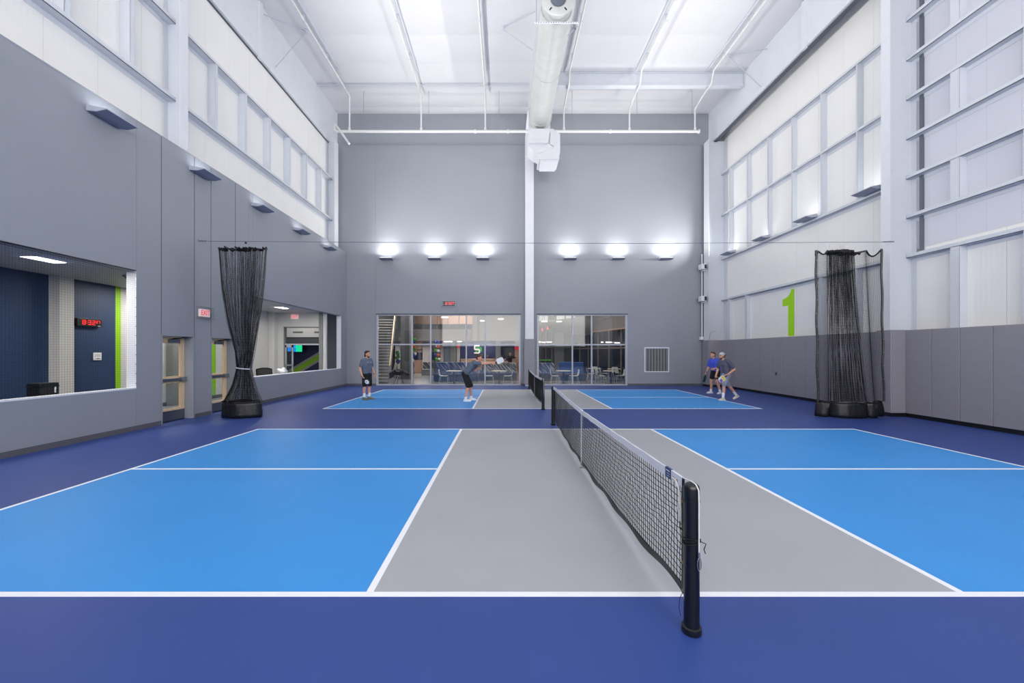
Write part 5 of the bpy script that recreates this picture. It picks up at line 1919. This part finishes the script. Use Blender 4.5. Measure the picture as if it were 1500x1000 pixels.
def fuse(mb, name, material, parent, voxel=0.009, smooth=4):
    """union of overlapping solids as one continuous surface"""
    me = mb.mesh(name + '_src', material)
    o = bpy.data.objects.new(name + '_src', me)
    COL.objects.link(o)
    m = o.modifiers.new('remesh', 'REMESH')
    m.mode = 'VOXEL'
    m.voxel_size = voxel
    if smooth:
        s = o.modifiers.new('smooth', 'SMOOTH')
        s.factor = 0.5
        s.iterations = smooth
    dg = bpy.context.evaluated_depsgraph_get()
    out = bpy.data.meshes.new_from_object(o.evaluated_get(dg))
    bpy.data.objects.remove(o)
    bpy.data.meshes.remove(me)
    out.name = name
    out.polygons.foreach_set('use_smooth', [True] * len(out.polygons))
    if not out.materials:
        out.materials.append(M[material])
    return link(name, out, parent)


def V(*a):
    return Vector(a)


def hand(mb, wrist, d, palm_n, thumb_side, curl=0.6):
    """palm, four bent fingers and a thumb; d: pointing direction, palm_n: the way the palm faces"""
    d = d.normalized()
    palm_n = (palm_n - d * palm_n.dot(d)).normalized()
    s = d.cross(palm_n).normalized() * thumb_side          # towards the thumb
    c = wrist + d * 0.05
    for k in (-1.0, -0.35, 0.3, 0.95):
        capsule(mb, wrist + d * 0.01 + s * 0.018 * k, wrist + d * 0.088 + s * 0.032 * k, 0.017, 0.0125, 8)
    lens = {0.95: 0.072, 0.3: 0.08, -0.35: 0.075, -1.0: 0.058}
    for k, L in lens.items():
        b0 = wrist + d * 0.09 + s * 0.032 * k
        d1 = (d * math.cos(curl) + palm_n * math.sin(curl)).normalized()
        d2 = (d * math.cos(curl * 2.2) + palm_n * math.sin(curl * 2.2)).normalized()
        b1 = b0 + d1 * L * 0.55
        capsule(mb, b0, b1, 0.0105, 0.0095, 8)
        capsule(mb, b1, b1 + d2 * L * 0.5, 0.0095, 0.0085, 8)
    t0 = wrist + d * 0.03 + s * 0.028
    t1 = t0 + (d * 0.6 + s * 0.75 + palm_n * 0.25).normalized() * 0.042
    t2 = t1 + (d * 0.8 + palm_n * 0.5 * (0.4 + curl)).normalized() * 0.034
    capsule(mb, t0, t1, 0.015, 0.011, 8)
    capsule(mb, t1, t2, 0.011, 0.009, 8)


def person(label, loc, rz, J, look, style):
    """J: joints in the person's frame (x forward, y left, z up). look: (yaw, pitch) of the head"""
    t = thing('person', label, 'person', loc, rz)
    j = {k: Vector(v) for k, v in J.items()}
    P_, N = j['pelvis'], j['neck']
    up = (N - P_).normalized()
    hs = (j['hip_l'] - j['hip_r']).normalized()
    ss = (j['sh_l'] - j['sh_r']).normalized()
    Cc = P_.lerp(N, 0.70)
    Wc = P_.lerp(N, 0.36)
    fw_ = ss.cross(up).normalized()                       # forward of the chest: left x up
    if fw_.x < 0 and False:
        fw_ = -fw_
    fw = Vector((0, 0, 0)) + ss.cross(up).normalized()

    def torso(mb, e):
        capsule(mb, Cc + ss * 0.095, Cc - ss * 0.095, 0.108 + e, 0.108 + e, 16)
        capsule(mb, Cc.lerp(N, 0.45) + ss * 0.10, Cc.lerp(N, 0.45) - ss * 0.10, 0.085 + e, 0.085 + e, 16)
        capsule(mb, Wc + hs * 0.065, Wc - hs * 0.065, 0.102 + e, 0.102 + e, 16)
        for q in (1, -1):
            capsule(mb, P_ + hs * 0.075 * q + up * 0.04, Cc + ss * 0.085 * q, 0.105 + e, 0.105 + e, 14)
        capsule(mb, j['sh_l'], j['sh_r'], 0.060 + e, 0.060 + e, 12)
        for q in ('sh_l', 'sh_r'):
            capsule(mb, N - up * 0.02, j[q], 0.055 + e * .6, 0.058 + e, 10)

    yaw, pitch = look
    hd = Vector((math.cos(yaw) * math.cos(pitch), math.sin(yaw) * math.cos(pitch), math.sin(pitch)))
    hl = Vector((0, 0, 1)).cross(hd).normalized()
    hu = hd.cross(hl).normalized()
    hc = j['head']
    FR = Matrix((hd, hl, hu)).transposed()
    sk = MB()
    torso(sk, 0)
    capsule(sk, P_ + hs * 0.07, P_ - hs * 0.07, 0.112, 0.112, 16)
    nb = hc - hu * 0.10 - hd * 0.02
    capsule(sk, N - up * 0.03, nb, 0.056, 0.054, 14)
    # head
    ellipsoid(sk, hc + hu * 0.03 - hd * 0.012, (0.097, 0.076, 0.092), FR)
    ellipsoid(sk, hc - hu * 0.035 + hd * 0.020, (0.072, 0.060, 0.085), FR)
    capsule(sk, hc - hu * 0.085 + hd * 0.065, hc - hu * 0.085 + hd * 0.05, 0.028, 0.035, 10)
    capsule(sk, hc + hu * 0.018 + hd * 0.088, hc - hu * 0.020 + hd * 0.108, 0.010, 0.015, 8)
    for q in (1, -1):
        capsule(sk, hc + hl * 0.045 * q + hu * 0.028 + hd * 0.070, hc + hl * 0.015 * q + hu * 0.028 + hd * 0.085, 0.012, 0.012, 8)
        ellipsoid(sk, hc + hl * 0.075 * q - hu * 0.005 - hd * 0.015, (0.020, 0.010, 0.034), FR)
        capsule(sk, hc + hl * 0.042 * q - hu * 0.02 + hd * 0.062, hc + hl * 0.035 * q - hu * 0.045 + hd * 0.06, 0.022, 0.02, 8)
    for q in ('l', 'r'):
        sh, el, wr_ = j['sh_' + q], j['el_' + q], j['wr_' + q]
        capsule(sk, sh, el, 0.056, 0.042, 12)
        m = el.lerp(wr_, 0.3)
        capsule(sk, el, m, 0.042, 0.042, 12)
        capsule(sk, m, wr_, 0.042, 0.027, 12)
        dh = (wr_ - el).normalized()
        if 'hd_' + q in j:
            dh = j['hd_' + q].normalized()
        pn = j.get('pn_' + q, ss * (-1 if q == 'l' else 1))
        hand(sk, wr_, dh, pn, style.get('thumb_' + q, 1 if q == 'l' else -1), style.get('curl_' + q, 0.55))
        hp, kn, an = j['hip_' + q], j['kn_' + q], j['an_' + q]
        capsule(sk, hp, kn, 0.092, 0.058, 14)
        c1 = kn.lerp(an, 0.32)
        back = -Vector((math.cos(j['toe_' + q].x), math.sin(j['toe_' + q].x), 0)) * 0.018
        capsule(sk, kn, c1 + back, 0.056, 0.058, 12)
        capsule(sk, c1 + back, an, 0.056, 0.038, 12)
    body = fuse(sk, 'body', 'skin', t, 0.0075, 3)

    # clothes
    sm = MB()
    torso(sm, 0.016)
    capsule(sm, P_ + hs * 0.085 + up * 0.02, P_ - hs * 0.085 + up * 0.02, 0.115, 0.115, 16)
    for q in ('l', 'r'):
        sh, el = j['sh_' + q], j['el_' + q]
        capsule(sm, sh, sh.lerp(el, style.get('sleeve', 0.62)), 0.074, 0.070, 12)
    fuse(sm, 'shirt', style['shirt'], t, 0.011, 3)
    so = MB()
    capsule(so, P_ + hs * 0.08, P_ - hs * 0.08, 0.124, 0.124, 16)
    for q in ('l', 'r'):
        hp, kn = j['hip_' + q], j['kn_' + q]
        capsule(so, hp, hp.lerp(kn, 0.5), 0.106, 0.100, 14)
        capsule(so, hp.lerp(kn, 0.5), hp.lerp(kn, style.get('short', 0.80)), 0.100, 0.092, 14)
    fuse(so, 'shorts', style['shorts'], t, 0.011, 3)
    # socks and shoes
    for q in ('l', 'r'):
        kn, an = j['kn_' + q], j['an_' + q]
        so = MB()
        ank = an.lerp(kn, style.get('sock', 0.33))
        capsule(so, an - V(0, 0, 0.01), ank, 0.046, 0.050, 12)
        fuse(so, 'sock', style.get('sock_mat', 'sock'), t, 0.011, 2)
        ta, tp = j['toe_' + q].x, j['toe_' + q].y        # heading and pitch of the foot
        fd = Vector((math.cos(ta) * math.cos(tp), math.sin(ta) * math.cos(tp), math.sin(tp)))
        fl_ = Vector((0, 0, 1)).cross(fd).normalized()
        fu = fd.cross(fl_).normalized()
        sb = an - fu * 0.062
        sh_ = MB()
        capsule(sh_, sb - fd * 0.045, sb + fd * 0.02, 0.040, 0.042, 12)
        capsule(sh_, sb + fd * 0.02, sb + fd * 0.10 - fu * 0.002, 0.042, 0.043, 12)
        capsule(sh_, sb + fd * 0.10, sb + fd * 0.165 - fu * 0.008, 0.043, 0.032, 12)
        capsule(sh_, sb - fd * 0.03 + fu * 0.01, an + fu * 0.0, 0.045, 0.050, 12)
        for vi, v in enumerate(sh_.v):
            vv = Vector(v)
            h = (vv - sb).dot(fu)
            if h < -0.030:
                vv = vv - fu * (h + 0.030)
                sh_.v[vi] = tuple(vv)
        sho = fuse(sh_, 'shoe', style['shoe'], t, 0.009, 2)
        sl = MB()
        pts = [(-0.085, 0.0, 0.034), (-0.02, 0.0, 0.040), (0.10, 0, 0.046), (0.185, 0, 0.028)]
        outl = [sb + fd * x + fl_ * w_ for (x, _, w_) in pts] + [sb + fd * x - fl_ * w_ for (x, _, w_) in reversed(pts)]
        n = len(outl)
        sl.add([o_ - fu * 0.038 for o_ in outl] + [o_ - fu * 0.016 for o_ in outl],
               [tuple(range(n - 1, -1, -1)), tuple(range(n, 2 * n))] + [(i, (i + 1) % n, (i + 1) % n + n, i + n) for i in range(n)])
        sl.build('sole', style.get('sole', 'sock'), sho)
    # eyes, mouth, hair, beard, cap
    for q in (1, -1):
        MB().sphere(hc + hl * 0.031 * q + hu * 0.010 + hd * 0.082, 0.0085, 8, 6).build('eye', 'eye', body)
        MB().tube([hc + hl * 0.014 * q + hu * 0.034 + hd * 0.094, hc + hl * 0.034 * q + hu * 0.036 + hd * 0.088, hc + hl * 0.05 * q + hu * 0.028 + hd * 0.075], 0.005, 6).build('eyebrow', style['hair'], body)
    MB().tube([hc + hl * 0.022 - hu * 0.052 + hd * 0.086, hc - hu * 0.053 + hd * 0.095, hc - hl * 0.022 - hu * 0.052 + hd * 0.086], 0.006, 6).build('mouth', 'lip', body)
    hm = MB()
    if style.get('cap'):
        ellipsoid(hm, hc + hu * 0.048 - hd * 0.012, (0.108, 0.090, 0.088), FR)
        hm2 = [v for v in hm.v]
        hm.v = [tuple(Vector(v) + hu * max(0, 0.035 + 0.10 * (-(Vector(v) - hc).dot(hd)) * 0 - (Vector(v) - hc).dot(hu))) for v in hm2]
        cp = fuse(hm, 'cap', 'cap', t, 0.009, 2)
        br = MB()
        for k in range(2):
            capsule(br, hc + hu * 0.028 - hd * 0.09, hc + hu * 0.008 - hd * 0.155, 0.05, 0.045, 10)
        br.v = [tuple(Vector(v) + hu * (-(Vector(v) - (hc + hu * 0.02)).dot(hu) * 0.78)) for v in br.v]
        br.build('peak', 'black', cp)
        hb = MB()
        ellipsoid(hb, hc - hd * 0.035 - hu * 0.01, (0.075, 0.080, 0.06), FR)
        fuse(hb, 'hair', style['hair'], t, 0.009, 2)
    else:
        ellipsoid(hm, hc + hu * 0.056 - hd * 0.026, (0.096, 0.081, 0.080), FR)
        ellipsoid(hm, hc - hd * 0.056 + hu * 0.005, (0.058, 0.077, 0.080), FR)
        if style.get('long_hair'):
            ellipsoid(hm, hc - hd * 0.072 - hu * 0.045, (0.042, 0.066, 0.070), FR)
        capsule(hm, hc + hu * 0.105 + hd * 0.045 + hl * 0.03, hc + hu * 0.105 + hd * 0.045 - hl * 0.03, 0.028, 0.028, 8)
        # keep the face clear
        hm.v = [tuple(Vector(v)) for v in hm.v]
        fuse(hm, 'hair', style['hair'], t, 0.009, 2)
    if style.get('beard'):
        bd = MB()
        ellipsoid(bd, hc - hu * 0.090 + hd * 0.042, (0.050, 0.046, 0.036), FR)
        for q in (1, -1):
            capsule(bd, hc + hl * 0.057 * q - hu * 0.03 + hd * 0.005, hc + hl * 0.042 * q - hu * 0.085 + hd * 0.035, 0.011, 0.019, 8)
        capsule(bd, hc - hu * 0.042 + hd * 0.080 + hl * 0.034, hc - hu * 0.042 + hd * 0.080 - hl * 0.034, 0.010, 0.010, 8)
        fuse(bd, 'beard', style['hair'], t, 0.008, 2)
    return t


def paddle(label, grip, d, face_n, m_face, m_edge, half=None, loc=(0, 0, 0), rz=0.0, blob=False):
    """pickleball paddle: handle from the grip point along d; face normal face_n (person's frame)"""
    t = thing('paddle', label, 'paddle', loc, rz)
    d = Vector(d).normalized()
    nn = Vector(face_n)
    nn = (nn - d * nn.dot(d)).normalized()
    s = d.cross(nn).normalized()
    g = Vector(grip)

    def slab(outline, th, off=0.0):
        mb = MB()
        n = len(outline)
        A = [g + d * a + s * b + nn * (off + th / 2) for (a, b) in outline]
        Bv = [g + d * a + s * b + nn * (off - th / 2) for (a, b) in outline]
        return mb.add(A + Bv, [tuple(range(n)), tuple(range(2 * n - 1, n - 1, -1))] + [(i, i + n, (i + 1) % n + n, (i + 1) % n) for i in range(n)])

    def rr(a0, a1, b, r):
        pts = []
        for (ca, cb, q0) in ((a1 - r, b - r, 0), (a0 + r, b - r, 90), (a0 + r, -b + r, 180), (a1 - r, -b + r, 270)):
            for k in range(5):
                q = R(q0 + 22.5 * k)
                pts.append((ca + r * math.cos(q), cb + r * math.sin(q)))
        return pts
    slab(rr(0.075, 0.345, 0.10, 0.06), 0.013).build('edge_guard', m_edge, t)
    slab(rr(0.083, 0.337, 0.092, 0.055), 0.016).build('face', m_face, t)
    if blob:
        slab([(0.22 + 0.085 * math.cos(q * 0.3927), 0.066 * math.sin(q * 0.3927)) for q in range(16)], 0.018).build('print_patch', 'palewhite', t)
        slab([(0.20 + 0.03 * math.cos(q * 0.785), 0.01 + 0.014 * math.sin(q * 0.785)) for q in range(8)], 0.020).build('print_mark', 'black', t)
    if half:
        for k, m in enumerate(half):
            a0, a1 = ((0.10, 0.20), (0.225, 0.325))[k]
            slab([(a0, -0.085), (a1, -0.085), (a1, 0.02 + 0.06 * (1 - k)), (a0, 0.085 - 0.05 * k)], 0.018).build('print_patch', m, t)
    h = MB().tube([g - d * 0.055, g + d * 0.03, g + d * 0.085], [0.017, 0.015, 0.02], 10)
    h.build('handle', 'black', t, smooth=True)
    MB().tube([g - d * 0.062, g - d * 0.052], 0.020, 10).build('butt_cap', 'black', t)
    return t


def leg(x, y, side):
    return x, y


# ---- 1: man standing at the left, paddle low in his right hand
p = (-5.00, 14.44, 0.0)
rz = R(-28)
J = dict(pelvis=(0, 0, 0.93), neck=(0.0, 0, 1.49), head=(0.03, 0, 1.655), sh_l=(-0.01, 0.185, 1.43), sh_r=(-0.01, -0.185, 1.43),
         el_l=(-0.01, 0.27, 1.14), wr_l=(0.07, 0.30, 0.90), el_r=(-0.06, -0.27, 1.13), wr_r=(0.05, -0.27, 0.90),
         hip_l=(0, 0.095, 0.90), hip_r=(0, -0.095, 0.90), kn_l=(0.02, 0.11, 0.50), kn_r=(0.0, -0.10, 0.50), an_l=(0.0, 0.12, 0.10), an_r=(-0.02, -0.11, 0.10),
         toe_l=(R(14), 0, 0), toe_r=(R(-2), 0, 0))
st = dict(shirt='shirt_grey', shorts='shorts_black', shoe='shoe_olive', hair='hair', beard=True, long_hair=True, curl_r=1.0, curl_l=0.5, short=0.86, sole='shoe_olive')
who = person('bearded dark-haired man in a slate T-shirt and black shorts standing still at the left', p, rz, J, (R(18), R(-2)), st)
for (y, m) in ((0.07, 'tape'), (-0.07, 'tape')):
    MB().box(0.128, 0.135, y - 0.025, y + 0.025, 1.355, 1.365).build('chest_print', m, who)
MB().lathe([(0.034, -0.012), (0.035, 0.0), (0.034, 0.012)], (0.055, 0.296, 0.935), 12).build('wristband', 'black', who)
gr = V(0.075, -0.27, 0.825)
paddle('white-faced paddle with a black edge held low by the man standing at the left', gr, (0.55, 0.29, -0.60), (0.47, -0.88, 0.0), 'black', 'black', None, p, rz, blob=True)

# ---- 2: man leaning forward with both arms out
p = (-1.30, 14.1, 0.0)
rz = R(0)
J = dict(pelvis=(-0.10, 0, 0.97), neck=(0.26, 0, 1.40), head=(0.40, 0, 1.515), sh_l=(0.24, 0.18, 1.34), sh_r=(0.25, -0.18, 1.345),
         el_l=(0.22, 0.22, 1.06), wr_l=(0.40, 0.12, 1.20), el_r=(0.56, -0.16, 1.335), wr_r=(0.86, -0.10, 1.345),
         hip_l=(-0.10, 0.095, 0.93), hip_r=(-0.10, -0.095, 0.93), kn_l=(0.10, 0.14, 0.52), kn_r=(0.03, -0.12, 0.52), an_l=(0.10, 0.24, 0.10), an_r=(-0.06, -0.14, 0.10),
         toe_l=(R(-5), R(-4), 0), toe_r=(R(-6), 0, 0), hd_r=(1, 0.05, 0.05), pn_r=(0.05, 1, -0.1))
st = dict(shirt='shirt_grey', shorts='shorts_black', shoe='shoe_white', hair='hair2', beard=False, curl_r=0.95, curl_l=0.8, short=0.93, sock=0.10)
who = person('brown-haired man in slate T-shirt and black shorts leaning forward with his arm stretched out', p, rz, J, (R(-12), R(-10)), st)
paddle('pale paddle at the end of the leaning man\'s outstretched arm', V(0.955, -0.075, 1.352), (0.80, 0.25, 0.36), (0.75, -0.8, 0.25), 'palewhite', 'alu', None, p, rz)

# ---- 3: man in blue at the right
p = (8.80, 16.6, 0.0)
rz = R(180 + 22)
J = dict(pelvis=(-0.02, 0, 0.93), neck=(0.07, 0, 1.46), head=(0.13, 0, 1.61), sh_l=(0.05, 0.185, 1.39), sh_r=(0.06, -0.185, 1.39),
         el_l=(-0.02, 0.30, 1.12), wr_l=(0.24, 0.20, 1.06), el_r=(0.06, -0.27, 1.10), wr_r=(0.20, -0.26, 0.88),
         hip_l=(-0.02, 0.095, 0.90), hip_r=(-0.02, -0.095, 0.90), kn_l=(0.05, 0.13, 0.50), kn_r=(0.08, -0.13, 0.50), an_l=(-0.10, 0.16, 0.10), an_r=(0.05, -0.16, 0.10),
         toe_l=(R(8), 0, 0), toe_r=(R(-12), 0, 0))
st = dict(shirt='shirt_blue', shorts='shorts_black', shoe='shoe_white', hair='hair2', beard=False, curl_r=1.0, curl_l=0.4, short=0.62, sock=0.16, sleeve=0.75)
who = person('short-haired man in a royal blue T-shirt and black shorts beside the wall pads', p, rz, J, (R(-8), R(-4)), st)
paddle('dark teal paddle held low by the man in blue', V(0.225, -0.257, 0.80), (0.22, -0.12, -0.95), (0.25, -1.0, 0.1), 'teal', 'black', None, p, rz)
MB().lathe([(0.034, -0.012), (0.035, 0.0), (0.034, 0.012)], (0.19, -0.26, 0.905), 12).build('wristband', 'black', who)

# ---- 4: man with a backward cap striding
p = (8.03, 14.44, 0.0)
rz = R(180 + 12)
J = dict(pelvis=(-0.02, 0, 0.93), neck=(0.07, 0, 1.45), head=(0.15, 0, 1.60), sh_l=(0.05, 0.19, 1.38), sh_r=(0.05, -0.19, 1.38),
         el_l=(-0.12, 0.30, 1.12), wr_l=(0.12, 0.26, 0.94), el_r=(0.08, -0.27, 1.11), wr_r=(0.20, -0.22, 0.90),
         hip_l=(-0.02, 0.10, 0.89), hip_r=(-0.02, -0.10, 0.89), kn_l=(0.18, 0.13, 0.52), kn_r=(-0.22, -0.10, 0.50), an_l=(0.22, 0.14, 0.10), an_r=(-0.55, -0.10, 0.155),
         toe_l=(R(4), 0, 0), toe_r=(R(2), R(-24), 0))
st = dict(shirt='shirt_char', shorts='shorts_grey', shoe='shoe_cream', hair='hair', beard=True, cap=True, curl_l=1.0, curl_r=0.5, short=0.88, sock=0.36, sleeve=0.72, sole='shoe_cream')
who = person('bearded man in a backward pale cap, charcoal T-shirt and grey shorts striding left', p, rz, J, (R(-4), R(-3)), st)
paddle('white paddle with yellow and purple print held by the striding man', V(0.185, 0.255, 0.885), (0.83, 0.0, -0.50), (0.1, 1, 0.1), 'palewhite', 'palewhite', ('yellow', 'purple'), p, rz)

# ---- 5: small figure in the lobby
p = (0.36, 29.4, 0.0)
rz = R(-60)
J = dict(pelvis=(0, 0, 0.93), neck=(0.06, 0, 1.47), head=(0.10, 0, 1.62), sh_l=(0.02, 0.18, 1.40), sh_r=(0.02, -0.18, 1.40),
         el_l=(0.08, 0.44, 1.33), wr_l=(0.14, 0.68, 1.38), el_r=(0.0, -0.26, 1.12), wr_r=(0.16, -0.20, 0.95),
         hip_l=(0, 0.09, 0.9), hip_r=(0, -0.09, 0.9), kn_l=(0.02, 0.1, 0.5), kn_r=(0.02, -0.1, 0.5), an_l=(0, 0.11, 0.1), an_r=(0, -0.11, 0.1), toe_l=(0, 0, 0), toe_r=(0, 0, 0))
st = dict(shirt='black', shorts='black', shoe='black', hair='hair', short=0.98, sleeve=0.98, sock=0.9, sock_mat='black', sole='black')
person('small distant person in black clothes with one arm held out, seen through the large window', p, rz, J, (R(-10), 0), st)
